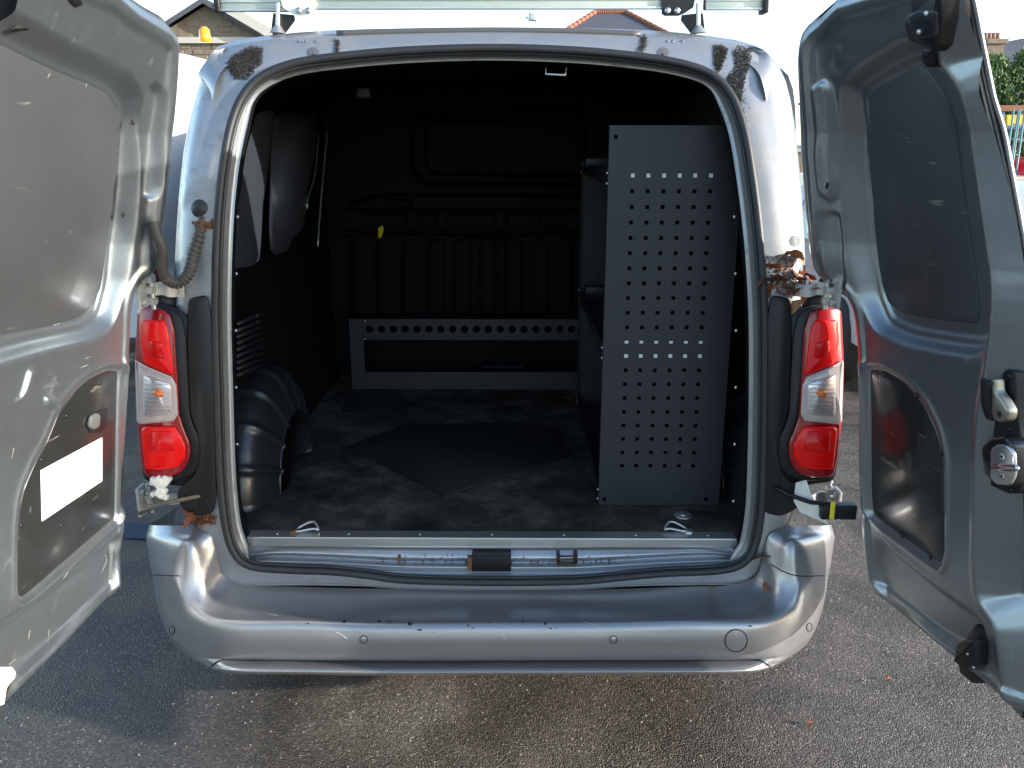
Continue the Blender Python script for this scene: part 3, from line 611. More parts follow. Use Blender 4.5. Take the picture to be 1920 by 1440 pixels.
for x, y in ((1894, 706), (1893, 805), (1896, 918), (1832, 868)): plug(DR, x, y, -.008, .006, .003, BLACKP, 'bolt', lb)
# lower latch
lc = dslab(DR, [(1826, 1170), (1846, 1180), (1849, 1240), (1846, 1282), (1822, 1282), (1798, 1262), (1794, 1240), (1812, 1190)], -.05, .0, .005, 'lower_latch', BLACKP, doorR)
dslab(DR, [(1792, 1206), (1804, 1200), (1826, 1200), (1830, 1250), (1808, 1258), (1786, 1240)], -.02, .03, .006, 'latch_cover', BLACKP, lc)
for x, y in ((1815, 1226), (1826, 1251), (1814, 1279)): plug(DR, x, y, .03 if y < 1270 else 0, .0035, .003, GALV, 'bolt', lc)
dslab(DR, [(1886, 1310), (1925, 1318), (1960, 1350), (1960, 1375), (1915, 1348)], -.06, -.02, .004, 'corner_rubber', RUBBER, doorR)
# free edge strips of the right door
def strip(D, pts, w_, rad, name, m, parent, flat=None):
    P = [D.P(*D.uv(x, y, w_), w_) for x, y in cr(pts, 5)]; return B().tube(P, rad, 8).mk(name, m, parent)
base = np.array([(1793, -20), (1807, 60), (1830, 170), (1867, 325), (1888, 435), (1905, 580), (1914, 700), (1922, 960), (1930, 1340)], float)
strip(DR, base + [6, 0], -.050, .0085, 'edge_seal', RUBBER, doorR); strip(DR, base + [13, 0], -.046, .0030, 'edge_bead', mat('beaded_edge', (.5, .5, .45), .5, .3, 0, 400, .6), doorR)
strip(DR, base + [17, 0], -.052, .0045, 'edge_seal', RUBBER, doorR); strip(DR, base + [22, 0], -.048, .0030, 'skin_edge', SILVER, doorR)
# rib drain hole and small dark plugs
plug(DR, 1549, 347, .012, .009, .0015, GAP, 'drain_hole', doorR)
for x, y in ((1556, 170), (1563, 284), (1563, 320), (1532, 322), (1498, 195), (1521, 205)):
    plug(DR, x, y, .0, .0025, .002, GAP, 'mud_spot', doorR)
# ---- left door
DL = Door((-1.084, 2.093), (-.04, -1.), (1., -.04))
hL = [(218, 1148), (228, 1132), (232, 1105), (236, 1020), (239, 960), (242, 860), (244, 760), (247, 680), (250, 620), (256, 575), (268, 545), (290, 525), (312, 505), (319, 470), (325, 430), (335, 350), (343, 250), (350, 190), (353, 133), (353, 90), (350, 63), (325, 33), (290, 12), (262, -6), (225, -30)]
WPl = rnd(DL.poly([(262, 180), (240, 148), (120, 90), (40, 45), (-60, 0), (-160, -40), (-220, 700), (-60, 690), (80, 650), (180, 628), (214, 600), (232, 540), (246, 440), (258, 320), (265, 220)]), .35)
TPl = rnd(DL.poly([(236, 700), (230, 686), (205, 685), (168, 701), (143, 722), (106, 768), (83, 826), (62, 863), (41, 912), (33, 948), (29, 1003), (29, 1120), (42, 1134), (60, 1122), (222, 978), (238, 945)]), .3)
RBl = rnd(DL.poly([(276, 175), (290, 155), (306, 172), (308, 195), (300, 300), (296, 350), (286, 372), (272, 365), (272, 300)]), .35)
LPl = rnd(DL.poly([(225, 1000), (200, 1030), (110, 1100), (20, 1165), (-80, 1230), (-80, 1330), (20, 1270), (140, 1180), (215, 1115), (226, 1060)]), .4)
BMl = rnd(DL.poly([(38, 745), (52, 695), (64, 692), (60, 715), (38, 752), (28, 752)]), .3); BM2 = rnd(DL.poly([(82, 745), (98, 742), (112, 762), (106, 770), (84, 760)]), .3)
featsL = [('step', WPl, -.036, .032), ('step', inset(WPl, .028), -.006, .01), ('step', TPl, -.012, .012), ('ridge', TPl, .006, .012), ('step', LPl, -.018, .035), ('step', RBl, -.016, .014), ('step', BMl, .008, .01), ('step', BM2, .008, .01)]
doorL, bvL, gL = build_door(DL, 'rear_door', hL, lambda z: .62, featsL, .018, 1.99, 'left rear door, sunlit and scuffed, with white label on black panel')
wbL = dslab(DL, [(12, 78), (100, 120), (196, 169), (222, 184), (230, 205), (228, 280), (208, 430), (190, 540), (172, 578), (148, 596), (90, 612), (-60, 640), (-160, 650), (-160, 30), (-80, 40)], -.05, -.038, .003, 'window_blank', BLANK, doorL, r=.2)
tpl = dslab(DL, [(231, 704), (226, 692), (205, 691), (172, 707), (147, 728), (111, 773), (88, 830), (67, 867), (46, 915), (38, 950), (34, 1005), (34, 1116), (43, 1126), (58, 1116), (217, 972), (233, 940)], -.02, -.010, .003, 'trim_panel', TRIMP, doorL, r=.25)
dslab(DL, [(77, 882), (192, 820), (192, 902), (79, 978)], -.012, -.0085, .0005, 'blank_label', WHITE, tpl, r=.02)
hp = dslab(DL, [(172, 782), (184, 772), (202, 766), (204, 772), (198, 806), (188, 812), (168, 812)], -.014, -.004, .003, 'handle_pocket', BLACKP, tpl, r=.3)
dslab(DL, [(172, 780), (182, 774), (190, 778), (188, 800), (178, 806), (168, 800)], -.006, .001, .003, 'pull_tab', mat('pull_tab', (.09, .095, .09), .4), tpl, r=.35)
for x, y in ((229, 728), (229, 848), (186, 718), (125, 780), (78, 862), (115, 1055 - 70), (40, 985)): plug(DL, x, y, -.010, .006, .002, BLACKP, 'trim_clip', tpl)
for x, y in ((249, 230), (231, 403)): plug(DL, x, y, -.004, .0065, .0025, GAP, 'drain_hole', doorL)
dslab(DL, [(24, 56), (40, 44), (66, 40), (92, 52), (84, 62), (58, 56), (34, 60)], -.02, -.012, .003, 'slot_plug', GAP, doorL, r=.3)
dslab(DL, [(-30, 1262), (0, 1268), (10, 1256), (24, 1250), (31, 1258), (30, 1272), (14, 1290), (10, 1322), (-30, 1330)], -.02, .01, .004, 'lower_latch', WPL, doorL)
dslab(DL, [(133, -20), (136, 2), (148, 14), (156, 10), (152, -20)], -.01, .008, .003, 'upper_latch', BLACKP, doorL)
# scuffs on the left door blank and panel
SC = mat('scuff_pale', (.30, .29, .24), .8, 0, 0, 80, .4)
b = B()
for pts in ([(75, 315), (79, 295), (80, 282)], [(53, 333), (75, 345), (100, 360)], [(84, 345), (92, 343)], [(0, 452), (20, 440), (42, 420)], [(75, 424), (110, 400), (140, 382), (162, 378)], [(95, 430), (97, 398)], [(138, 303), (146, 282)], [(5, 265), (12, 245), (13, 212)], [(160, 165), (163, 155)], [(88, 148), (94, 138)], [(60, 505), (68, 492), (82, 480)], [(42, 560), (46, 530)], [(100, 610), (112, 606)], [(18, 770), (30, 800), (26, 830)], [(150, 272), (172, 272), (174, 262)], [(50, 570), (48, 545)], [(92, 120), (112, 118)]):
    P = []
    for x, y in cr(pts, 3):
        q = DL.uv(x, y, -.0375); P.append(DL.P(q[0], q[1], -.0377))
    b.tube(P, .0010, 5, rr=[random.uniform(.0003, .0011) for _ in P])
for _ in range(70):
    x, y = random.uniform(0, 215), random.uniform(120, 600); a = random.choice([1.2, 1.4, -.5, 2.0]) + random.gauss(0, .3); L_ = random.uniform(2, 11)
    if x > 225 - max(0, (y - 250)) * .15 or y < 90 + x * .45: continue
    P = [DL.P(*DL.uv(x + math.cos(a) * t * L_, y + math.sin(a) * t * L_, -.0375), -.0378) for t in (0, .3, .7, 1)]
    b.tube(P, .0004, 4, rr=[.0001, random.uniform(.0003, .0007), random.uniform(.0003, .0007), .0001])
b.mk('scuff_marks', SC, doorL, kind='stuff')
b = B()
for pts in ([(100, 1040), (104, 1018)], [(150, 1010), (160, 1000)], [(205, 980), (215, 1010)], [(53, 1200), (56, 1182)], [(90, 1205), (92, 1180)], [(118, 1085), (128, 1072)], [(190, 1075), (200, 1050), (196, 1040)], [(18, 1245), (30, 1235)], [(130, 760), (136, 745)], [(160, 672), (172, 668)], [(150, 690), (165, 684)], [(22, 860), (26, 840)]):
    P = []
    for x, y in cr(pts, 3):
        p, n_ = on(bvL, x, y, .0002)
        if p is not None: P.append(p)
    if len(P) > 2: b.tube(P, .0008, 5, rr=[random.uniform(.0002, .0008) for _ in P])
b.mk('scuff_marks', SC, doorL, kind='stuff')
b = B()
for D, ptsl in ((DR, ([(1690, 190), (1694, 200)], [(1698, 188), (1700, 202)], [(1665, 470), (1695, 466)], [(1724, 452), (1727, 475)], [(1745, 245), (1760, 240), (1788, 228)], [(1650, 255), (1656, 235)], [(1690, 285), (1705, 275)])),):
    for pts in ptsl:
        P = [D.P(*D.uv(x, y, -.0395), -.0398) for x, y in cr(pts, 3)]; b.tube(P, .0006, 5, rr=[random.uniform(.0003, .0008) for _ in P])
b.mk('scuff_marks', mat('scuff_grey', (.24, .24, .22), .8), doorR, kind='stuff')
# ---- hinges
def hinge(D, X, ys, up):
    q = D.uv(X(255), ys, -.01); p = D.P(q[0], q[1], -.01); a = body(X(330), ys, .0); sg = 1 if a[0] > p[0] else -1
    b = B(); b.box((p[0] - .004, p[1] - .035, p[2] - .042), (p[0] + .004, p[1] + .012, p[2] + .042), .0015)
    for dz in (-.028, .028): b.cyl((p[0], p[1] - .02, p[2] + dz), (p[0] + sg * .014, p[1] - .02, p[2] + dz), .0085, 6)
    for dz in (-.030, -.002, .026): b.box((p[0] - .002 * sg, p[1] + .0, p[2] + dz - .008), (p[0] + sg * .022, p[1] + .03, p[2] + dz + .010), .003)
    k = B(); c0 = np.array([p[0] + sg * .014, p[1] + .018, p[2]]); k.cyl(c0 + [0, 0, -.05], c0 + [0, 0, .052], .0065, 12); k.cyl(c0 + [0, 0, .05], c0 + [0, 0, .057], .0095, 12)
    h = b.mk('door_hinge', HING, van, angle=40); k.mk('hinge_pin', GALV, h, angle=40)
    k = B(); A = [c0, c0 + [sg * .02, .012, 0], c0 * .4 + a * .6 + [0, -.012, 0], a + [0, .005, 0]]
    V = []
    for pt in cr(A, 3): V += [pt + [0, 0, .016], pt + [0, 0, -.016], pt + [0, .007, -.016], pt + [0, .007, .016]]
    n_ = len(V) // 4; Fc = [[4 * i + q_, 4 * i + (q_ + 1) % 4, 4 * i + 4 + (q_ + 1) % 4, 4 * i + 4 + q_] for i in range(n_ - 1) for q_ in range(4)]
    k.add(V, Fc); k.cyl(a + [-sg * .014, -.004, 0], a + [-sg * .014, -.014, 0], .009, 6); k.mk('hinge_arm', HING, h, angle=40)
HING = mat('hinge_overspray', (.42, .41, .38), .5, .4, .1, 70, .5, bump=.5, bscale=120)
ID = lambda x: x; MI = lambda x: 1835 - x
hinge(DL, lambda x: x + 14, 545, 1); hinge(DL, lambda x: x + 14, 935, 0); hinge(DR, lambda x: 1835 - x - 14, 545, 1); hinge(DR, lambda x: 1835 - x - 14, 940, 0)
# check straps and clutter round the lower hinges
b = B(); b.tube([body(395, 925, .0), body(350, 935, -.02), body(300, 945, -.03), body(262, 962, -.02)], .006, 8); b.mk('check_strap', mat('strap_dirty', (.16, .13, .10), .6, .4, 0, 50, .4), van)
b = B(); b.tube([body(1450, 912, -.01), body(1480, 928, -.03), body(1520, 942, -.04), body(1560, 945, -.03), body(1600, 955, -.02)], .006, 8); b.box(body(1540, 975, -.05), body(1600, 940, -.02), .004); b.mk('check_strap', BLACKP, van)
P = body(1561, 955, -.06); b = B(); b.box(P - [.006, .003, .028], P + [.006, .003, .022], .002); b.mk('yellow_clip', YEL, van)
b = B()
for _ in range(10):
    x = random.uniform(284, 312); y = random.uniform(898, 935); p = body(x, y, -.03); s_ = random.uniform(.006, .014); b.box(p - s_, p + s_, .003, Matrix.Rotation(random.random(), 3, 'Y'))
b.mk('hinge_grease_cap', WPL, van)
b = B(); b.add([body(1492, 905, -.02), body(1512, 900, -.02), body(1520, 925, -.025), body(1545, 968, -.03), body(1556, 985, -.03), (body(1500, 960, -.02)), body(1488, 940, -.02)], [[0, 1, 2, 3, 4, 5, 6]]); b.mk('torn_cover', WPL, van, smooth=False)
# ---- cable hose
pp = [(288, 415, 2.06), (294, 440, 2.06), (305, 468, 2.07), (304, 498, 2.08), (312, 522, 2.10), (334, 530, 2.12), (354, 512, 2.14), (364, 475, 2.17), (376, 435, 2.19), (383, 402, 2.21)]
C = cr([aY(*p) for p in pp], 22); nC = len(C); rr_ = []
for i in range(nC):
    t = i / nC; amp = .0020 if t > .42 else 0; rr_.append((.0125 if t < .42 else .0135) + amp * (1 if math.sin(i * 1.25) > 0 else -1))
B().tube(C, .012, 14, rr=rr_).mk('cable_hose', mat('hose_rubber', (.07, .062, .05), .55, 0, 0, 60, .4), van)
c = aY(382, 392, 2.225); b = B(); V = []; 
prof = [(.030, 0), (.029, -.012), (.022, -.026), (.010, -.032)]
for r_, dy in prof: V += [(c[0] + r_ * math.cos(a * math.pi / 9), c[1] + dy, c[2] + r_ * math.sin(a * math.pi / 9)) for a in range(18)]
b.add(V, [[i * 18 + k, i * 18 + (k + 1) % 18, (i + 1) * 18 + (k + 1) % 18, (i + 1) * 18 + k] for i in range(3) for k in range(18)] + [[54 + k for k in range(18)]]); b.mk('hose_grommet', RUBBER, van)
b = B()
for k in range(14):
    p = aY(random.uniform(362, 400), random.uniform(410, 428), 2.19); s_ = random.uniform(.003, .008); b.box(p - s_, p + s_, .002, Matrix.Rotation(random.random() * 3, 3, 'Y'))
b.mk('rust_patch', RUST, van)
# black guard between hinge edge and pillar
for X in (ID, MI):
    P = rnd(np.array([(X(x), y) for x, y in [(262, 505), (285, 480), (300, 530), (330, 545), (345, 575), (268, 580)]], float), .2)
    mk('hinge_guard', *slab(lambda x, y, ww: body(x, y, .03 - ww), P, -.06, 0, .5), BLACKP, van)
# roof edge corner caps: bent sheet on the gutter ends
bf = bvh_of(frame)
for x in (587, 1243): disc_on(bf, x, 99, 11, 10, 'body_plug', mat('plug_grey', (.10, .105, .11), .6), frame, .001, .001)
for x in (562, 568, 575, 595, 1253, 1262, 1280): disc_on(bf, x, 78, 2.5, 2.5, 'weld_spot', SILVER, frame, .002, .002, 8)
disc_on(bf, 1490, 452, 10, 12, 'body_plug', mat('plug_grey', (.1, .1, .1)), frame) if on(bf, 1490, 452)[0] is not None else None
# dark roof-edge drip moulding
P = [body(x, y, .02) for x, y in cr([(632, 64), (760, 60), (920, 58), (1080, 60), (1200, 65)], 8)]; B().tube(P, .009, 8).mk('drip_moulding', mat('moulding_grey', (.09, .085, .08), .5), van)
for side, X in ((-1, ID), (1, MI)):
    pts = [[(418, 88, .05), (440, 84, .10), (500, 74, .10)], [(402, 94, .05), (418, 100, .06), (470, 96, .05)], [(388, 112, .05), (402, 122, .04), (420, 128, .03)], [(372, 138, .06), (388, 146, .04), (404, 160, .02)], [(384, 158, .06), (392, 176, .05), (398, 190, .03)]]
    net = [[body(X(x), y, o - .03) for x, y, o in r_] for r_ in pts]; V, Fc = loft(net, 4, 4); mk('gutter_end', V, Fc, SILVER, van)
# ================================================================== CARGO INTERIOR
LX = -.865
MX = lambda X0, sg: (lambda x, y, ww: aX(x, y, X0 + sg * ww))
# blanked side window, left
wb = [(512, 222), (528, 210), (592, 212), (596, 236), (588, 300), (575, 362), (576, 390), (566, 430), (548, 448), (540, 470), (516, 478), (506, 468), (504, 420), (506, 330)]
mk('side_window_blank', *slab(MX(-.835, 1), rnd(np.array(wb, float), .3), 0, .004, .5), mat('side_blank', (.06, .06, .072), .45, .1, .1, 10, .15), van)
P = [aX(x, y, -.80) for x, y in ((615, 236), (606, 330), (600, 400), (596, 462))]; B().tube(cr(P, 4), .004, 6).mk('trim_edge', ALU, van)
P = [aX(x, y, -.83) for x, y in ((598, 250), (590, 330), (577, 372), (576, 392))]; B().tube(cr(P, 4), .003, 6).mk('trim_edge', ALU, van)
# silver inner quarter panel just inside the opening
qp = [(478, 212), (514, 204), (506, 300), (492, 400), (489, 460), (486, 488), (470, 500), (430, 505), (430, 470), (446, 380), (458, 290)]
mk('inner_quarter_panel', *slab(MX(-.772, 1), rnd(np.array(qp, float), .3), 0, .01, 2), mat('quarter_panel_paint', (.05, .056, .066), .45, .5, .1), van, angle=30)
lv = B()
for k in range(9):
    y0 = 590 + k * 12; lv.tube([aX(444, y0 + 18, -.80), aX(505, y0 - 8, -.80)], .006, 6)
lv.mk('air_vent', BLACKP, van)
for X in (ID, lambda x: 1822 - x):
    bb = B()
    for k in range(7):
        t = k / 6; bb.add(*[(lambda c: ([c + [.004, 0, 0], c + [-.004, 0, 0], c + [0, -.004, 0], c + [0, 0, .005], c + [0, 0, -.005]], [[0, 2, 3], [2, 1, 3], [0, 4, 2], [4, 1, 2]]))(body(X(448 - 6 * math.sin(t * 3)), 300 + t * 640, .075))][0])
    bb.mk('trim_screws', GALV, van)
# wheel arches
for sg, X0 in ((1, -.90), (-1, .79)):
    V = []; NA, NB = 180, 22
    for i in range(NA + 1):
        a = math.pi * i / NA; rib = .016 * max(0, math.cos(i * .28)) ** 5
        for j in range(NB + 1):
            t = j / NB; rad = .36; prof = math.sin(t * math.pi / 2) ** .5; xx = X0 + sg * (.20 * math.cos((1 - t) * math.pi / 2) ** .55 if t > 0 else 0)
            rr0 = (1 - .42 * (t ** 2.4)) + rib * 1.5 * (1 - t ** 3)
            V.append((X0 + sg * .14 * (t ** .6) + sg * rib * .5, 2.74 - .36 * rr0 * math.cos(a), FZ - .01 + .36 * rr0 * math.sin(a)))
    Fc = [[i * (NB + 1) + j, i * (NB + 1) + j + 1, (i + 1) * (NB + 1) + j + 1, (i + 1) * (NB + 1) + j] for i in range(NA) for j in range(NB)]
    k0 = len(V); V.append((X0 + sg * .145, 2.74, FZ + .05)); Fc += [[i * (NB + 1) + NB, (i + 1) * (NB + 1) + NB, k0] for i in range(NA)]
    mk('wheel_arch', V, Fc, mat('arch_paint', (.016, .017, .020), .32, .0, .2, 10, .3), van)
# bulkhead
NXb, NZb = 260, 200; xs = np.linspace(-.92, .80, NXb); zs = np.linspace(FZ, 1.945, NZb); XX, ZZ = np.meshgrid(xs, zs); U, Z = XX.ravel(), ZZ.ravel(); H = np.zeros(U.shape)
bp_ = lambda pts: np.array([aY(x, y, 4.0)[[0, 2]] for x, y in pts])
H += -.03 * ss(.5 - sdf(rnd(bp_([(772, 215), (1095, 205), (1095, 345), (800, 345), (775, 320)]), .15), U, Z) / .03)
H += .022 * ss(.5 - sdf(rnd(bp_([(800, 228), (1090, 222), (1090, 330), (812, 325), (800, 310)]), .15), U, Z) / .02)
H += -.03 * ss(.5 - sdf(rnd(bp_([(655, 385), (705, 366), (1095, 366), (1095, 394), (655, 394)]), .2), U, Z) / .012)
H += .015 * ss(.5 - sdf(rnd(bp_([(724, 374), (772, 374), (772, 390), (724, 390)]), .4), U, Z) / .008)
for a, c in ((680, 762), (784, 818), (838, 930), (950, 1000), (1012, 1060)): H += .010 * ss(.5 - sdf(rnd(bp_([(a, 402), (c, 402), (c, 424), (a, 424)]), .1), U, Z) / .010)
H += -.012 * ss(.5 - sdf(bp_([(640, 432), (1100, 432), (1100, 440), (640, 440)]), U, Z) / .01)
for k in range(9): H += -.009 * ss(.5 - sdf(rnd(bp_([(660 + k * 48, 450), (690 + k * 48, 450), (690 + k * 48, 592), (660 + k * 48, 592)]), .3), U, Z) / .02)
V = np.stack([U, 4.0 + H, Z], 1); idx = np.arange(NZb * NXb).reshape(NZb, NXb)
mk('bulkhead', V, np.stack([idx[:-1, :-1], idx[:-1, 1:], idx[1:, 1:], idx[1:, :-1]], -1).reshape(-1, 4), BULK, van)
b = B(); b.tube([aY(868, 444, 3.96), aY(955, 447, 3.96)], .006, 6); b.mk('bulkhead_rail', BULK, van)
# interior lamp and roof loop
b = B(); b.box(aY(668, 165, 3.0), aY(698, 184, 3.06), .004); b.mk('roof_label', mat('roof_label', (.08, .08, .09), .5), van)
q = [body(x, y, .05) for x, y in ((1024, 128), (1023, 139), (1060, 141), (1062, 128))]; B().tube(q, .003, 6).mk('roof_loop', GALV, van)
# lashing rings & drain cover
for cx, cyy, s_ in ((552, 996, 1), (1292, 996, -1)):
    c = aZ(cx, cyy, FZ + .006); b = B(); b.cyl(c - [0, 0, .006], c + [0, 0, .004], .017, 16, .012); b.mk('lashing_base', RUST if s_ > 0 else GALV, van)
    tri = [c + [s_ * .008, -.01, .004], c + [s_ * .055, -.004, .010], c + [s_ * .07, 0, .006], c + [s_ * .05, .022, .02], c + [s_ * .012, .014, .006]]
    B().tube(cr(tri, 4, True), .0035, 8, closed=True).mk('lashing_ring', ALU, van)
c = aZ(1281, 967, FZ); b = B(); b.cyl(c, c + [0, 0, .003], .028, 20, .026); b.cyl(c + [0, 0, .003], c + [0, 0, .006], .012, 12); b.mk('drain_cover', GALV, van)
# ================================================================== THINGS IN THE VAN
# rubber mat
mp = [(640, 842), (700, 818), (760, 797), (900, 792), (1040, 798), (1066, 846), (1078, 852), (836, 930), (770, 898), (700, 862)]
MZ = lambda x, y, ww: aZ(x, y, FZ + ww)
mk('rubber_mat', *slab(MZ, rnd(np.array(mp, float), .08), .001, .006, .4), MATR, None, label='thin dark rubber mat lying askew on the cargo floor', cat='mat')
# perforated shelving
YP = 2.44; pl = aY(1122, 948, YP); pr_ = aY(1347, 948, YP); ptop = aY(1137, 235, YP)
x0, x1, z0, z1 = pl[0], pr_[0] + .0, FZ + .003, ptop[2]
# holes
hc0, hc1 = aY(1183.5, 329, YP), aY(1329.5, 328, YP); hb0 = aY(1169, 873, YP); hb1 = aY(1303, 873, YP)
xa = (hc0[0] + hb0[0]) / 2; xb = (hc1[0] + hb1[0]) / 2; cxs = [xa + (xb - xa) * k / 5 for k in range(6)]
czs = [hb0[2] + (hc0[2] - hb0[2]) * k / 20 for k in range(21)]; hs = .0056
sh = empty('shelving_unit', ((x0 + x1) / 2, 2.97, FZ), 'slate grey steel van shelving with punched square-hole end panel, right side', 'shelving')
def plate(xl, zl, holes, Y, t):
    """rectilinear plate with square holes: vertices on grid lines, real openings with walls"""
    V = []; Fc = []; nx, nz = len(xl), len(zl)
    for Yy in (Y, Y + t): V += [(x, Yy, z) for z in zl for x in xl]
    o2 = nx * nz; solid = [[(i, j) not in holes for i in range(nx - 1)] for j in range(nz - 1)]
    for j in range(nz - 1):
        for i in range(nx - 1):
            a, b_, c, d = j * nx + i, j * nx + i + 1, (j + 1) * nx + i + 1, (j + 1) * nx + i
            if solid[j][i]:
                Fc += [[a, b_, c, d], [o2 + d, o2 + c, o2 + b_, o2 + a]]
                for (di, dj, p, q_) in ((-1, 0, d, a), (1, 0, b_, c), (0, -1, a, b_), (0, 1, c, d)):
                    ii, jj = i + di, j + dj
                    if not (0 <= ii < nx - 1 and 0 <= jj < nz - 1) or not solid[jj][ii]: Fc.append([p, o2 + p, o2 + q_, q_])
    return V, Fc
xl = sorted([x0, x1] + [c + s_ * hs for c in cxs for s_ in (-1, 1)] + [x0 + .012, x0 + .023, x1 - .045, x1 - .034]); zl = sorted([z0, z1] + [c + s_ * hs for c in czs for s_ in (-1, 1)] + [z0 + .014, z0 + .025, z1 - .036, z1 - .025])
holes = set()
ixs = [xl.index(c - hs) for c in cxs]; izs = [zl.index(c - hs) for c in czs]
for i in ixs:
    for j in izs: holes.add((i, j))
for xx in (x0 + .012, x1 - .045): holes.add((xl.index(xx), zl.index(z0 + .014)))
holes.add((xl.index(x0 + .012), zl.index(z1 - .036)))
V, Fc = plate(xl, zl, holes, YP, .002); mk('end_panel', V, Fc, STEELG, sh, smooth=False)
b = B(); b.box((x0, YP + .002, z0), (x0 + .002, YP + .03, z1), 0); b.box((x1 - .002, YP + .002, z0), (x1, YP + .03, z1), 0); b.mk('panel_return', STEELG, sh, smooth=False)
yF = 3.5; b = B(); b.box((x0, yF, z0), (x1, yF + .002, aY(1087, 300, yF)[2]), 0); b.box((x0, yF - .03, z0), (x0 + .002, yF, aY(1087, 300, yF)[2]), 0); b.mk('far_panel', STEELG, sh, smooth=False)
bolt = B(); bolt.cyl((0, 0, 0), (-.004, 0, 0), .0055, 10, .004); boltme = None
for (ya, yb_) in ((326, 343), (655, 672), (922, 937)):
    za, zb_ = aY(1130, ya, YP)[2] + .008, aY(1124, yb_, YP)[2] - .008
    b = B(); b.box((x0 + .001, YP + .004, zb_), (x0 + .003, yF, za), 0); b.box((x0 + .003, YP + .004, zb_), (x1 - .003, yF, zb_ + .0015), 0); b.box((x1 - .004, YP + .004, zb_), (x1 - .002, yF, za), 0)
    b.mk('shelf_tray', STEELG, sh, smooth=False)
    for yy in (YP + .014, yF - .02):
        for zz in (za - .006, zb_ + .006):
            if boltme is None: bo = bolt.mk('bolt', mat('bolt_bright', (.8, .78, .72), .25, .9), sh); boltme = bo.data; bo.matrix_basis = Matrix.Translation((x0, yy, zz))
            else: inst('bolt', boltme, Matrix.Translation((x0, yy, zz)), sh)
# bright folded shelf lips visible behind three rows of holes
b = B()
for k in (20, 9, 8): b.box((x0 + .02, YP + .0035, czs[k] - .010), (x1 - .02, YP + .0045, czs[k] + (.002 if k == 9 else .010)), 0)
b.mk('folded_lip', mat('bare_steel', (.80, .80, .82), .5, .1), sh, smooth=False)
b = B(); b.box((x0 + .02, YP + .05, z0 + .02), (x1 - .02, YP + .052, z1 - .02), 0); b.mk('back_sheet', LINER, sh, smooth=False)
for ya, yb_ in ((296, 312), (534, 552)):
    b = B(); b.box(aY(1098, yb_, 3.2), aY(1140, ya, 3.25), .003); b.mk('shelf_divider', STEELG, sh)
b = B()
for xx, zz, dx, dz in ((.40, .70, .012, .002), (.42, .71, .006, .003), (.33, 1.15, .004, .0), (.48, .66, .008, -.004), (.30, .9, .002, .02), (.56, 1.3, .003, .012), (.36, 1.62, .012, .004), (.5, 1.66, .006, .002)):
    b.tube([(xx, YP - .0003, zz), (xx + dx / 2, YP - .0003, zz + dz), (xx + dx, YP - .0003, zz + dz * .4)], .0006, 4, rr=[.0002, .0008, .0002])
b.mk('scuff_marks', mat('panel_scuff', (.11, .11, .11), .7), sh, kind='stuff')
# slim frame with round holes at the bulkhead
YB = 3.72; fr = empty('rail_frame', (.0, YB, FZ), 'low steel frame with a row of round holes, against the bulkhead', 'frame')
zt, zm, zc0, zc1 = [aY(700, y, YB)[2] for y in (597, 637, 697, 718)]; zc1 = FZ + .004
xl0, xl1 = aY(657, 650, YB)[0], aY(683, 650, YB)[0]; xr = x0 + .02 + .12
b = B(); hx0 = aY(690 - 11, 620, YB)[0]; pitch = (aY(1072, 620, YB)[0] - aY(693, 620, YB)[0]) / 17; V = []; Fc = []; hz = (zt + zm) / 2; hh = (zt - zm) / 2
for k in range(20):
    cx = aY(693, 620, YB)[0] + k * pitch; rad = pitch * .33; m_ = 16; k0 = len(V)
    for a in range(m_):
        t = 2 * math.pi * a / m_; c_, s_ = math.cos(t), math.sin(t); q_ = max(abs(c_) / (pitch / 2), abs(s_) / hh)
        V += [(cx + rad * c_, YB, hz + rad * s_), (cx + c_ / q_, YB, hz + s_ / q_), (cx + rad * c_, YB + .004, hz + rad * s_)]
    for a in range(m_):
        n2 = (a + 1) % m_; Fc += [[k0 + a * 3, k0 + a * 3 + 1, k0 + n2 * 3 + 1, k0 + n2 * 3], [k0 + a * 3 + 2, k0 + a * 3, k0 + n2 * 3, k0 + n2 * 3 + 2]]
mk('punched_rail', V, Fc, STEELG, fr, smooth=False)
xe = V[-2][0] + .02
b = B(); b.box((xl0, YB - .02, zt - .002), (xe, YB + .02, zt + .001)); b.box((xl1, YB - .004, zt - .012), (xe, YB - .001, zt + .001)); b.box((xl1, YB - .004, zm), (xe, YB - .001, zm + .010)); b.mk('rail_edge', STEELG, fr, smooth=False)
b = B(); b.box((xl0, YB - .008, zc1), (xl1, YB, zt + .0), .001); b.mk('upright', STEELG, fr, smooth=False)
b = B(); b.box((xl1, YB - .006, zc1), (xe, YB, zc0), .001); b.mk('bottom_rail', STEELG, fr, smooth=False)
f0, f1 = aZ(642, 774, FZ + .003), aZ(656, 774, FZ + .003); b = B(); b.add([f0, f1, (xl1 - .01, YB - .008, FZ + .003), (xl0 - .01, YB - .008, FZ + .003)] + [np.array(p) + [0, 0, .003] for p in (f0, f1, (xl1 - .01, YB - .008, FZ + .003), (xl0 - .01, YB - .008, FZ + .003))], [[4, 5, 6, 7], [0, 1, 5, 4], [1, 2, 6, 5], [3, 0, 4, 7]]); b.mk('floor_foot', STEELG, fr, smooth=False)
b = B(); b.box(aY(905, 690, 3.9), aY(980, 685, 3.92)); b.mk('lower_bracket', STEELG, fr, smooth=False)
for y in (602, 635):
    c = aY(684, y, YB - .008); b = B(); b.cyl(c, c - [0, .003, 0], .005, 8); b.mk('bolt', MATS['bolt_bright'], fr)
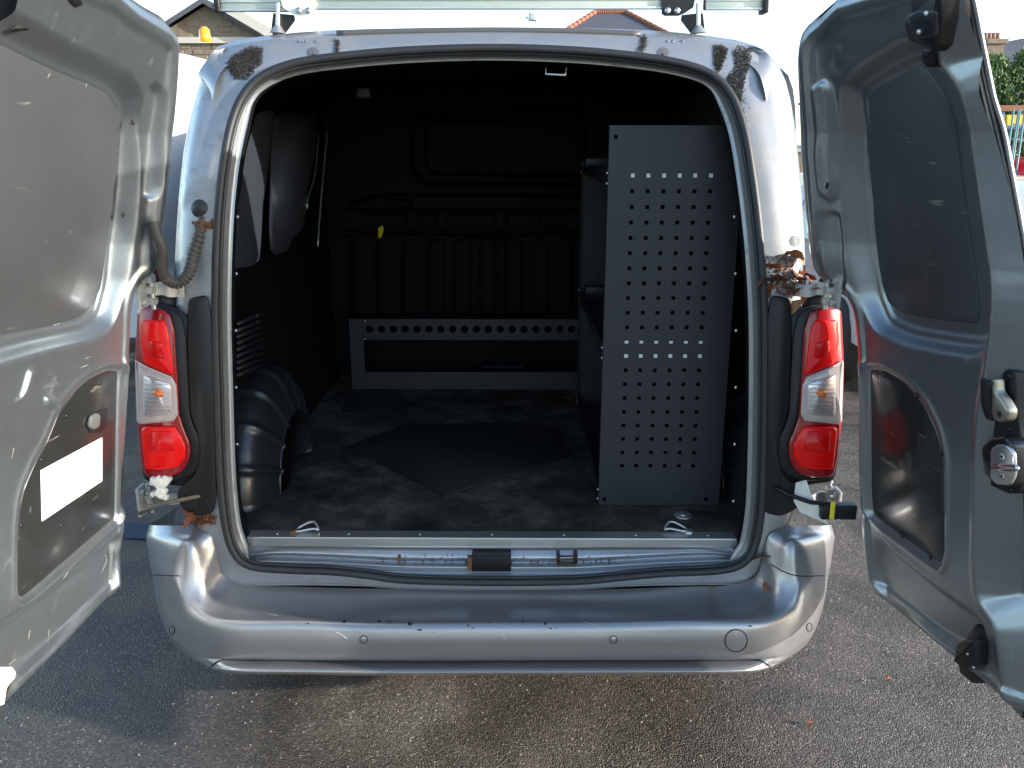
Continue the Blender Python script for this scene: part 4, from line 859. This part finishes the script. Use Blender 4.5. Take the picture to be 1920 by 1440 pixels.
# yellow tag hanging on the bulkhead
P = rnd(np.array([(708, 427), (718, 423), (719, 432), (715, 446), (708, 446), (709, 436)], float), .2)
mk('yellow_tag', *slab(lambda x, y, ww: aY(x, y, 3.955 - ww), P, 0, .003, .3), YEL, None, label='small yellow plastic tag hanging on the dark bulkhead', cat='tag')
# ================================================================== ROOF RACK
YR = 2.46; rk = empty('roof_rack', (-.08, YR, 1.9), 'pale aluminium roof rack cross bar clamped above the rear doors', 'roof rack')
def rbar(xa_, xb_, ylow, name, Y, m=RAIL):
    p, q = aY(xa_, ylow, Y), aY(xb_, ylow, Y); zz = p[2]; b = B()
    b.box((p[0], Y, zz + .004), (q[0], Y + .035, zz + .06), .004); b.box((p[0], Y - .006, zz), (q[0], Y + .012, zz + .007), .002); b.box((p[0], Y - .004, zz + .022), (q[0], Y + .0, zz + .026), .001)
    return b.mk(name, m, rk)
rbar(555, 1268, 18, 'cross_bar', YR); rbar(412, 548, 22, 'cross_bar', YR + .01); rbar(1322, 1432, 19, 'cross_bar', YR + .01)
for xa_, xb_ in ((402, 413), (1430, 1441)):
    p, q = aY(xa_, 23, YR), aY(xb_, 23, YR); b = B(); b.box((p[0], YR - .004, p[2] - .001), (q[0], YR + .05, p[2] + .064), .004); b.mk('end_cap', BLACKP, rk)
for X, sg in ((lambda x: x, 1), (lambda x: 1830 - x, -1)):
    b = B(); p = lambda x, y, Y=YR - .01: aY(X(x), y, Y)
    b.cyl(p(521, 60), p(521, 6), .006, 10); b.cyl(p(521, 62), p(521, 48), .022, 16, .008); b.mk('clamp_bolt', GALV, rk, angle=40)
    P = rnd(np.array([(X(x), y) for x, y in [(512, 24), (552, 28), (554, 38), (536, 62), (528, 60), (520, 44), (512, 60), (508, 60)]], float), .1)
    mk('clamp_foot', *slab(lambda x, y, ww: aY(x, y, YR + .03 - ww), P, 0, .03, .5), BLACKP, rk, smooth=False)
    P = rnd(np.array([(X(x), y) for x, y in [(520, -30), (588, -30), (590, 26), (584, 30), (558, 30), (548, 26), (530, 14)]], float), .1)
    mk('clamp_plate', *slab(lambda x, y, ww: aY(x, y, YR - .005 - ww), P, 0, .005, .5), WPL if sg > 0 else BLACKP, rk, smooth=False)
    for xx in (561, 579):
        c = p(xx, 20, YR - .011); b = B(); b.cyl(c, c - [0, .007, 0], .008, 8); b.mk('nut', GALV, rk)
# ================================================================== LEAF LITTER
bvall = bvh_of(frame, bumper, sill)
def leaf_mesh(L_, W_, seed):
    r = random.Random(seed); V = []; Fc = []; n_ = 6
    for i in range(n_ + 1):
        t = i / n_; wd = W_ * math.sin(math.pi * min(1, t * .92 + .04)) ** .7 * (1 + .25 * (i % 2)); zc = .25 * L_ * math.sin(t * 2.4 + r.random())
        V += [(-wd, t * L_, zc + .35 * wd + r.uniform(-.1, .1) * W_), (0, t * L_, zc), (wd, t * L_, zc + .35 * wd + r.uniform(-.1, .1) * W_)]
    for i in range(n_):
        for k in (0, 1): Fc.append([i * 3 + k, i * 3 + k + 1, i * 3 + 3 + k + 1, i * 3 + 3 + k])
    k0 = len(V); V += [(-.0007, 0, 0), (.0007, 0, 0), (.0007, -.4 * L_, .002), (-.0007, -.4 * L_, .002)]; Fc.append([k0, k0 + 1, k0 + 2, k0 + 3])
    return V, Fc
def leaf(pos, L_, rot, mi, label, seed, group='dead leaves caught on the van'):
    V, Fc = leaf_mesh(L_, L_ * .34, seed); R = Matrix.Rotation(rot[2], 3, 'Z') @ Matrix.Rotation(rot[1], 3, 'Y') @ Matrix.Rotation(rot[0], 3, 'X')
    return mk('dead_leaf', [R @ Vector(v) + Vector(pos) for v in V], Fc, LEAF[mi], None, label=label, cat='leaf', group=group)
LV = [(1462, 505, .055, 0, 'russet curled leaf at the left of the pile over the right tail light'), (1483, 520, .05, 1, 'dark brown leaf in the middle of the pile over the right tail light'),
      (1508, 532, .062, 0, 'largest bright orange leaf above the right tail light'), (1472, 552, .06, 0, 'pointed orange leaf hanging below the pile over the right tail light'),
      (1494, 500, .045, 2, 'pale tan leaf topmost of the pile over the right tail light'), (1450, 530, .04, 1, 'small brown leaf tucked by the door seal near the right tail light'),
      (1495, 565, .035, 2, 'small tan leaf wedged just above the right tail light'), (1408, 1052, .055, 0, 'rust coloured leaf stuck beside the lower right corner of the door seal'),
      (1326, 1113, .03, 2, 'tiny tan leaf lying on the flat bumper top'), (1434, 1112, .035, 0, 'reddish leaf on the right end of the bumper top'),
      (378, 968, .05, 0, 'red-brown leaf above the left bumper corner'), (352, 972, .04, 1, 'small dark leaf above the left bumper corner'),
      (1500, 512, .06, 1, 'brown leaf standing on edge where the right pillar meets the door gap'), (1520, 545, .07, 0, 'broad orange leaf lying against the upper right hinge arm'),
      (1456, 488, .05, 2, 'tan leaf stuck highest beside the right door seal'), (1470, 535, .065, 1, 'wide dark leaf under the orange ones above the right tail light')]
for i, (x, y, L_, mi, lab) in enumerate(LV):
    h = on(bvall, x, y, .022 if y < 600 else .008)[0]; p = np.array(h) if h is not None else body(x, y, -.03)
    leaf(p, L_ * (1.2 if y < 600 else 1), (random.uniform(-1.3, .3) if y < 1100 else .1, random.uniform(-.5, .5), random.uniform(-2, 2)), mi, lab, i)
p = aZ(1072, 756, FZ + .01); leaf(p, .045, (.4, .3, 1.2), 0, 'orange leaf on the cargo floor by the far foot of the shelving', 40)
for i, (x, y, lab) in enumerate([(1670, 1275, 'reddish brown leaf lying on the tarmac right of the van'), (1525, 1358, 'small red leaf on the tarmac below the right bumper corner')]):
    leaf(aZ(x, y, .004), .022, (.1, .1, i + 1.), 0, lab, 50 + i, 'leaves on the tarmac')
# crumbly mud and leaf mould on the pillars and gutters
def crumbs(poly, n_, bv, name, m, label, sz=(.0008, .0028), off=.0015, parent=None):
    b = B(); P = np.array(poly, float); lo, hi = P.min(0), P.max(0); k = 0
    while k < n_:
        x, y = random.uniform(lo[0], hi[0]), random.uniform(lo[1], hi[1])
        s_ = sdf(P, np.array([x]), np.array([y]))[0]
        if s_ > 0 or random.random() > min(1, -s_ / 8 + .25): k += .2; continue
        h, n2 = on(bv, x, y, off * random.uniform(.2, 1.5)); k += 1
        if h is None: continue
        r = random.uniform(*sz); ax = [Vector((random.gauss(0, 1), random.gauss(0, 1), random.gauss(0, 1))).normalized() for _ in range(3)]
        V = [h + a * r for a in ax] + [h - ax[0] * r * .6]
        b.add(V, [[0, 1, 2], [0, 2, 3], [0, 3, 1], [1, 3, 2]])
    return b.mk(name, m, parent, kind='stuff', label=label, smooth=False)
crumbs([(1336, 84), (1352, 84), (1366, 92), (1362, 110), (1352, 132), (1344, 140), (1336, 120)], 2400, bvall, 'leaf_mould', DIRT, 'crumbly brown leaf mould on the top right pillar, inner streak', (.0008, .0022))
crumbs([(1372, 98), (1384, 84), (1410, 92), (1408, 120), (1398, 150), (1390, 200), (1380, 208), (1364, 172), (1356, 150), (1376, 128)], 5200, bvall, 'leaf_mould', DIRT, 'crumbly brown leaf mould on the top right pillar, outer patch', (.0008, .0024))
crumbs([(1335, 84), (1410, 84), (1420, 130), (1404, 240), (1360, 170), (1336, 140)], 500, bvall, 'leaf_mould', DIRT, 'scattered crumbs round the mould patches on the top right pillar', (.0006, .0016))
crumbs([(1380, 200), (1398, 160), (1402, 230), (1412, 330), (1425, 440), (1412, 400), (1398, 300)], 400, bvall, 'leaf_mould', DIRT, 'thin brown dirt along the right seal')
crumbs([(420, 122), (440, 100), (470, 86), (495, 88), (492, 120), (462, 150), (440, 150)], 4200, bvall, 'leaf_mould', DIRT, 'crumbly brown leaf mould on the top left pillar')
crumbs([(626, 74), (638, 74), (638, 100), (630, 104), (624, 96)], 260, bvall, 'leaf_mould', DIRT, 'small clump of dirt on the left of the roof edge')
crumbs([(1196, 66), (1212, 64), (1216, 80), (1208, 100), (1192, 98), (1198, 82)], 420, bvall, 'leaf_mould', DIRT, 'dark clump of dirt on the right of the roof edge')
crumbs([(1436, 480), (1470, 478), (1500, 505), (1512, 540), (1480, 560), (1440, 545)], 420, bvall, 'leaf_mould', LEAF[1], 'broken brown leaf litter under the leaves on the right', (.002, .006), .006)
crumbs([(340, 958), (405, 958), (408, 985), (340, 982)], 260, bvall, 'leaf_mould', LEAF[1], 'broken leaf litter above the left bumper corner', (.003, .008), .006)
crumbs([(700, 1040), (1180, 1040), (1180, 1062), (700, 1062)], 150, bvall, 'leaf_mould', LEAF[1], 'flecks of leaf litter along the rear sill', (.002, .005), .003)
# ================================================================== BACKGROUND
STONE = mat('sandstone', (.21, .165, .115), .9, 0, 0, 5, .45, bump=.5, bscale=14, bdist=.02)
SLATE = mat('slate', (.085, .085, .095), .6, 0, 0, 12, .4, bump=.4, bscale=20, bdist=.02); ORNG = mat('ridge_tile', (.30, .11, .06), .85, 0, 0, 6, .4)
PALE = mat('pale_coping', (.50, .47, .40), .8)
def course_wall(M, x0_, x1_, zfun, z0_, name, parent, m, ch=.15, cw=.34, t=.03):
    """stone blocks in courses under a roof line, joined as real relief"""
    b = B(); z = z0_; r = random.Random(3); k = 0
    while z < 12:
        x = x0_ - r.uniform(0, cw)
        any_ = False
        while x < x1_:
            w_ = cw * r.uniform(.7, 1.3); a, c = max(x, x0_), min(x + w_, x1_)
            if c - a > .05 and zfun((a + c) / 2) > z + ch:
                any_ = True; d = r.uniform(0, t); b.add([M(a + .01, z + .01, 0), M(c - .01, z + .01, 0), M(c - .01, z + ch - .01, 0), M(a + .01, z + ch - .01, 0), M(a + .02, z + .02, d), M(c - .02, z + .02, d), M(c - .02, z + ch - .02, d), M(a + .02, z + ch - .02, d)], [[4, 5, 6, 7], [0, 1, 5, 4], [1, 2, 6, 5], [2, 3, 7, 6], [3, 0, 4, 7]])
            x += w_
        if not any_: break
        z += ch
    return b.mk(name, m, parent, smooth=False, kind='stuff')
# left stone gable house
YH = 26.; ap = aY(387, 9, YH); le = aY(340, 36, YH); re = aY(515, 82, YH); hs_ = empty('stone_house', (ap[0], YH + 4, 0), 'brown stone gable-ended house beyond the left rear door', 'house')
lx = ap[0] - (re[0] - ap[0]); b = B(); zE = re[2]
b.add([(lx, YH, 0), (re[0], YH, 0), (re[0], YH, zE), (ap[0], YH, ap[2]), (lx, YH, zE), (lx, YH + 9, 0), (re[0], YH + 9, 0), (re[0], YH + 9, zE), (ap[0], YH + 9, ap[2]), (lx, YH + 9, zE)], [[0, 1, 2, 3, 4], [1, 6, 7, 2], [5, 0, 4, 9], [6, 5, 9, 8, 7]]); b.mk('wall', STONE, hs_, smooth=False)
sl_ = (ap[2] - zE) / (re[0] - ap[0]); course_wall(lambda x, z, d: (x, YH - d, z), lx, re[0], lambda x: ap[2] - abs(x - ap[0]) * sl_ - .1, 3.2, 'stone_courses', hs_, STONE)
b = B(); e = .15; b.add([(ap[0], YH - .3, ap[2] + e), (re[0] + .4, YH - .3, zE + e - .4 * sl_), (re[0] + .4, YH + 9.3, zE + e - .4 * sl_), (ap[0], YH + 9.3, ap[2] + e), (lx - .4, YH - .3, zE + e - .4 * sl_), (lx - .4, YH + 9.3, zE + e - .4 * sl_), (ap[0], YH - .3, ap[2]), (re[0] + .4, YH - .3, zE - .4 * sl_), (lx - .4, YH - .3, zE - .4 * sl_)], [[0, 1, 2, 3], [0, 3, 5, 4], [0, 6, 7, 1], [0, 4, 8, 6]]); b.mk('roof', SLATE, hs_, smooth=False)
z_ = aY(400, 76, YH)[2]; b = B(); b.box((lx, YH - .12, z_ - .08), (re[0], YH - .055, z_ + .08)); b.mk('stone_band', PALE, hs_, smooth=False)
# lower wing with its own roof slope and chimney stack right of it
h2_ = empty('stone_wing', (aY(480, 60, 28)[0], 30, 0), 'lower stone wing with square chimney beside the gable house', 'house')
p0, p1 = aY(476, 25, 28), aY(516, 60, 28); b = B(); b.box((p0[0], 27, 0), (aY(530, 60, 28)[0], 33, aY(500, 68, 28)[2])); b.mk('wall', STONE, h2_, smooth=False)
b = B(); b.box((p0[0], 27.2, p1[2] - .5), (p1[0] - .1, 28.4, p0[2])); b.mk('chimney', STONE, h2_, smooth=False)
b = B(); b.box((p0[0] - .08, 27.1, p0[2] + .002), (p1[0], 28.5, p0[2] + .14)); b.mk('chimney_cap', PALE, h2_, smooth=False)
q0, q1 = aY(420, 22, 25.6), aY(512, 76, 25.6); b = B(); b.add([q0 + [0, 0, 0], q1, q1 + [0, 0, .3], q0 + [0, 0, .3], q0 + [.9, 2, 0], q1 + [.9, 2, 0], q1 + [.9, 2, .3], q0 + [.9, 2, .3]], [[0, 1, 2, 3], [3, 2, 6, 7], [0, 3, 7, 4]]); b.mk('verge_board', PALE, h2_, smooth=False)
# small grey vent box & dark low roof at far left
# central hipped roof
YC = 34.; hh_ = empty('slate_roofed_house', (aY(1150, 40, YC)[0], YC + 4, 0), 'house with hipped slate roof and orange ridge tiles behind the van', 'house')
a0, a1, r0_, r1_ = aY(1050, 60, YC), aY(1262, 60, YC), aY(1118, 20, YC + 2), aY(1176, 20, YC + 2)
b = B(); b.box((a0[0] + .3, YC + .3, 0), (a1[0] - .3, YC + 8, a0[2] - .5)); b.mk('wall', STONE, hh_, smooth=False)
zr = r0_[2]; bz = a0[2] - .55; ex0, ex1 = a0[0] - .75, a1[0] + .8
sl0 = (r0_[0], YC + 2.5, zr); sl1 = (r1_[0], YC + 2.5, zr)
b = B(); b.add([(ex0, YC, bz), (ex1, YC, bz), sl1, sl0, (ex0, YC + 9, bz), (ex1, YC + 9, bz), (r0_[0], YC + 6, zr), (r1_[0], YC + 6, zr)], [[0, 1, 2, 3], [1, 5, 7, 2], [4, 0, 3, 6], [3, 2, 7, 6], [5, 4, 6, 7]]); b.mk('roof', SLATE, hh_, smooth=False)
for k, (p_, q_) in enumerate((((ex0, YC, bz), sl0), ((ex1, YC, bz), sl1), (sl0, sl1))):
    n_ = 14; b = B()
    for i in range(n_):
        a_, c_ = Vector(p_).lerp(Vector(q_), i / n_), Vector(p_).lerp(Vector(q_), (i + .94) / n_); b.cyl(a_ + Vector((0, -.02, .04)), c_ + Vector((0, -.02, .02)), .09, 8)
    b.mk('ridge_tiles', ORNG, hh_, kind='stuff')
# suspended floodlight
c = aY(997, 33, 14.); fl = empty('hanging_lamp', (c[0], c[1], c[2]), 'small white lamp hanging against the sky above the van roof', 'lamp')
b = B(); b.box(c - [.05, .05, .05], c + [.09, .05, .06], .02, Matrix.Rotation(.15, 3, 'Y')); b.mk('lamp_body', mat('lamp_grey', (.45, .45, .45), .5), fl)
b = B(); b.cyl(c + [.02, 0, .06], c + [0, 0, .13], .015, 6); b.cyl(c + [-.06, 0, 0], c + [-.09, 0, .0], .02, 6); b.tube([c + [0, 0, .12], c + [0, 0, 3]], .004, 5); b.mk('lamp_bracket', GALV, fl)
# right house: chimney and dark roof
YS = 24.; hr = empty('terraced_house', (aY(1900, 100, YS)[0] + 3, YS + 4, 0), 'dark slate roofed house with four-pot stone chimney at far right', 'house')
ra, rb_ = aY(1846, 104, YS), aY(1925, 84, YS)
b = B(); b.box((ra[0] - .4, YS + .5, 0), (ra[0] + 12, YS + 8, ra[2] - 1.6)); b.mk('wall', STONE, hr, smooth=False)
b = B(); k_ = rb_[2] - ra[2]; b.add([(ra[0] - .8, YS - 1.5, ra[2] - 2.2), (ra[0] + 12, YS - 1.5, ra[2] - 2.2), (ra[0] + 12, YS + 3.5, ra[2] + 2.5), (rb_[0], YS + 2.2, rb_[2] + .2), (ra[0], YS + 1.5, ra[2] + .05), (ra[0] - .8, YS + 8, ra[2] - 2.2), (ra[0] + 12, YS + 8, ra[2] - 2.2)], [[0, 1, 2, 3, 4], [4, 3, 2, 6, 5], [0, 4, 5]]); b.mk('roof', SLATE, hr, smooth=False)
p0, p1 = aY(1850, 104, YS), aY(1884, 82, YS); b = B(); b.box((p0[0], YS, p0[2] - .6), (p1[0], YS + .7, p1[2]), .0); b.box((p0[0] - .06, YS - .06, p1[2] + .002), (p1[0] + .06, YS + .76, p1[2] + .12)); ch = b.mk('chimney', STONE, hr, smooth=False)
for k in range(4):
    x = p0[0] + (p1[0] - p0[0]) * (k + .5) / 4; b = B(); b.cyl((x, YS + .3, p1[2] + .122), (x, YS + .3, p1[2] + .3), .06, 10, .05); b.mk('chimney_pot', mat('pot_clay', (.30, .16, .11), .8), ch)
# hedge / conifer
FOL = mat('conifer_foliage', (.045, .10, .022), .7, 0, 0, 3, .55); FOL2 = mat('conifer_tips', (.10, .17, .04), .7, 0, 0, 3, .4)
YT = 17.; tl_, tr_ = aY(1850, 115, YT), aY(1990, 200, YT)
hd = empty('conifer_hedge', ((tl_[0] + tr_[0]) / 2, YT, 0), 'bright green conifer hedge below the slate roof at far right', 'hedge')
def foliage(cx, cy, zb_, zt_, rx, ry, n_, name, m, seed, s0=.05):
    r = np.random.default_rng(seed); V = []; Fc = []
    th = r.uniform(0, 2 * np.pi, n_); ph = r.uniform(0, 1, n_); rad = np.sqrt(r.uniform(.45, 1, n_)) * (1 + .18 * np.sin(th * 5 + ph * 9) + .1 * np.sin(ph * 23 + th * 3))
    x = cx + rx * rad * np.cos(th) * (1 - ph ** 3 * .75); y = cy + ry * rad * np.sin(th) * (1 - ph ** 3 * .75); z = zb_ + (zt_ - zb_) * ph
    for i in range(n_):
        a = r.normal(size=3); a /= np.linalg.norm(a); a[2] = abs(a[2]) + .3; b_ = np.cross(a, r.normal(size=3)); b_ /= np.linalg.norm(b_); s_ = s0 * r.uniform(.5, 1.4); c = np.array([x[i], y[i], z[i]])
        k = len(V); V += [c - b_ * s_ * .4, c + b_ * s_ * .4, c + a * s_ * 1.3]; Fc.append([k, k + 1, k + 2])
    return V, Fc
zt_ = aY(1900, 118, YT)[2]
for i, (dx, dh) in enumerate(((.15, 0), (.75, .12), (1.5, -.05), (2.4, .1))):
    V, Fc = foliage(tl_[0] + dx, YT, .3, zt_ + dh, .5, .5, 5200, 'crown', FOL, i); mk('crown', V, Fc, FOL, hd, smooth=False)
    V, Fc = foliage(tl_[0] + dx, YT, zt_ - .7, zt_ + dh + .12, .46, .46, 900, 'crown', FOL2, 20 + i); mk('shoot_tips', V, Fc, FOL2, hd, smooth=False)
    B().tube([(tl_[0] + dx, YT, 0), (tl_[0] + dx, YT, zt_ - .3)], .06, 7, rr=[.08, .03]).mk('trunk', mat('bark', (.08, .05, .03), .9), hd)
# timber rack with yellow crates, blue frame
YK = 14.5; rx0 = aY(1868, 210, YK)[0]; rkk = empty('timber_rack', (rx0 + 1, YK, 0), 'blue metal yard rack topped with reddish timber planks', 'rack')
zt1, zt2 = aY(1880, 206, YK)[2], aY(1880, 236, YK)[2]
BLUE = mat('rack_blue', (.05, .16, .26), .5)
for k in range(3):
    b = B(); b.box((rx0 - .1 + k * .05, YK - .2 + k * .22, zt1 - .03 + .03 * k), (rx0 + 2.2, YK + k * .22, zt1 + .02 + .03 * k), .004); b.mk('plank', mat('plank_wood', (.30, .13, .06), .8, 0, 0, 5, .3), rkk)
b = B(); b.box((rx0 - .1, YK - .2, zt2 - .05), (rx0 + 2.2, YK + .5, zt2), .004); b.mk('rack_shelf', BLUE, rkk)
for x in (rx0, rx0 + 1.0, rx0 + 2.1):
    for y in (YK - .18, YK + .46): b = B(); b.box((x, y, 0), (x + .04, y + .04, zt1 - .035)); b.mk('post', BLUE, rkk)
for k in range(3):
    cxk = rx0 + .1 + k * .36; b = B(); V = []
    for zz, g_ in ((zt2 + .002, .12), (zt1 - .08, .155)): V += [(cxk + .16 - g_, YK - .1 - g_ * .3, zz), (cxk + .16 + g_, YK - .1 - g_ * .3, zz), (cxk + .16 + g_, YK + .3, zz), (cxk + .16 - g_, YK + .3, zz)]
    mk('yellow_crate', V, [[0, 1, 5, 4], [1, 2, 6, 5], [2, 3, 7, 6], [3, 0, 4, 7], [0, 3, 2, 1]], mat('crate_yellow', (.75, .48, .02), .5), None, smooth=False, label=['yellow plastic crate at the left end of the blue yard rack', 'middle yellow plastic crate of the three on the blue yard rack', 'yellow plastic crate right of the others, mostly behind the frame edge'][k], cat='crate', group='yellow crates on the yard rack')
# two leaning pale ladders
for k, x in enumerate((1900, 1909)):
    lo_p, hi_p = aY(x - 6, 262, YK - 1.0), aY(x + 1, 205, YK - .5); b = B()
    for dx in (0, .10): b.tube([lo_p + [dx, 0, -.9], hi_p + [dx, 0, 0]], .015, 6)
    for q in range(6): z = q / 6; p = lo_p + [0, 0, -.9]; d_ = hi_p - p; b.tube([p + d_ * z, p + d_ * z + [.10, 0, 0]], .01, 5)
    b.mk('ladder', mat('ladder_paint', (.14, .24, .23), .5), None, label=['narrow pale green ladder leaning left of its twin by the yard rack', 'narrow pale green ladder leaning right of its twin by the yard rack'][k], cat='ladder')
# vehicles
CGL = mat('car_glass', (.02, .025, .03), .05, 0, .6)
def car(name, loc, rot, col, label, cat, L_=4.1, W_=1.75, Hh=1.42, vanlike=False, rim=None):
    P = mat(name + '_paint', col, .3, .15, .7); e = empty(name, (0, 0, 0), label, cat); hw = W_ / 2
    if vanlike: prof = [(-L_/2, .35), (-L_/2, 1.3), (-L_/2 + .06, Hh - .12), (-L_/2 + .2, Hh), (L_*.18, Hh), (L_*.28, Hh - .15), (L_*.40, 1.15), (L_*.47, 1.0), (L_/2, .8), (L_/2, .35)]
    else: prof = [(-L_/2, .35), (-L_/2 - .02, .62), (-L_/2 + .04, .92), (-L_/2 + .15, 1.0), (-L_*.36, Hh - .10), (-L_*.22, Hh), (L_*.05, Hh), (L_*.13, Hh - .06), (L_*.26, .98), (L_*.44, .86), (L_/2, .66), (L_/2 + .02, .35)]
    belt = 1.05 if vanlike else .92
    def hwz(z): return hw * (1 - .0 if z < belt else 1 - (.07 if vanlike else .22) * (z - belt) / (Hh - belt + .001)) * (1 if z > .45 else .97)
    V = []; n_ = len(prof); pf = cr(prof, 3); n_ = len(pf)
    for fx, inn in ((-1, 0), (-.93, .02), (0, .03), (.93, .02), (1, 0)):
        for (y, z) in pf: V.append((fx * hwz(z), y * (1 if abs(fx) < .99 else .985), z + (inn if z > .6 else 0)))
    Fc = [[c_ * n_ + i, c_ * n_ + i + 1, (c_ + 1) * n_ + i + 1, (c_ + 1) * n_ + i] for c_ in range(4) for i in range(n_ - 1)]
    # sides: strip between profile and sill
    for c_ in (0, 4):
        Fc.append([c_ * n_ + i for i in (range(n_) if c_ else range(n_ - 1, -1, -1))])
    obs = [mk('body', V, Fc, P, e, angle=35)]
    b = B()
    for s_ in (-1, 1):
        zb_, zt2_ = belt + .03, Hh - .12
        ys = ((L_*.10, L_*.30), (L_*.06, L_*.16)) if vanlike else None
        if vanlike: q = [(.10, zb_), (.34, zb_), (.25, zt2_), (.12, zt2_)]; b.add([(s_ * (hwz(z) + .006), y * L_, z) for y, z in q], [[0, 1, 2, 3]])
        else:
            b.add([(s_ * (hwz(z) + .006), y * L_, z) for y, z in [(-.02, zb_), (.20, zb_), (.11, zt2_ + .03), (-.02, zt2_ + .03)]], [[0, 1, 2, 3]])
            b.add([(s_ * (hwz(z) + .006), y * L_, z) for y, z in [(-.36, zb_), (-.05, zb_), (-.05, zt2_ + .03), (-.27, zt2_ + .03)]], [[0, 1, 2, 3]])
    b.mk('side_glass', CGL, e, smooth=False)
    if not vanlike:
        b = B(); b.add([(-hw * .66, -L_*.22 - .02, Hh - .07), (hw * .66, -L_*.22 - .02, Hh - .07), (hw * .8, -L_*.41, 1.02), (-hw * .8, -L_*.41, 1.02)], [[0, 1, 2, 3]])
        for v in range(4): pass
        b.V = [(x, y - .07 if z < 1.1 else y - .17, z + .02) for x, y, z in b.V]; b.mk('rear_window', CGL, e, smooth=False)
    for s_ in (-1, 1):
        b = B(); b.box((s_ * hw * .99, -L_/2 - .03, .72), (s_ * hw * .72, -L_/2 + .05, .92), .01); b.mk('tail_lamp', RED, e)
        b = B(); b.box((s_ * hw * .95, L_/2 - .06, .62), (s_ * hw * .62, L_/2 + .03, .76), .02); b.mk('headlight', CLEAR, e)
        b = B(); b.box((s_ * hw, L_*.2, .95), (s_ * (hw + .16), L_*.2 + .09, 1.08), .03); b.mk('mirror', P, e)
        for y in (-L_ * .32, L_ * .31): wheel(e, (s_ * (hw - .10), y, .31), .31, .2, rim)
    b = B(); b.box((-.26, -L_/2 - .035, .55), (.26, -L_/2 - .01, .66)); b.mk('number_plate', mat('plate_blank', (.6, .5, .1), .5), e)
    e.location = loc; e.rotation_euler = (0, 0, rot); return e
car('silver_car', (3.15, 7.4, 0), 0, (.45, .46, .47), 'silver parked car glimpsed between the right tail light and open door', 'car')
pr0 = aZ(1893, 345, 0)
car('red_car', (8.55, 15.6, 0), math.radians(-25), (.50, .01, .015), 'bright red parked car at the far right edge behind the door', 'car')
car('grey_car', (8.6, 12.9, 0), math.radians(70), (.42, .40, .38), 'pale grey parked car cut off by the right edge', 'car')
wv = car('white_van', (-3.5, 8.6, 0), 0, (.78, .78, .76), 'white van with amber beacon parked beyond the left door', 'van', L_=5.4, W_=2.0, Hh=2.32, vanlike=True)
c = aY(385, 84, 6.6); wv_b = B(); zz = 2.35; cx = aY(385, 78, 6.3)[0] + 3.5
wv_b.tube([(cx, -2.3, zz), (cx, -2.3, zz + .03), (cx, -2.3, zz + .08), (cx, -2.3, zz + .10)], .05, 14, rr=[.04, .04, .034, .015]); bo_ = wv_b.mk('beacon', mat('beacon_amber', (.85, .38, .01), .3, 0, .5), wv)
for o in list(wv.children) : pass
# distant boundary wall closing the yard
b = empty('yard_wall', (0, 40, 0), 'long low stone boundary wall at the far end of the yard', 'wall'); q = B(); q.box((-60, 39.8, 0), (60, 40.2, 1.3)); q.mk('wall_face', STONE, b, smooth=False); q = B(); q.box((-60, 39.7, 1.302), (60, 40.3, 1.42)); q.mk('coping', PALE, b, smooth=False)
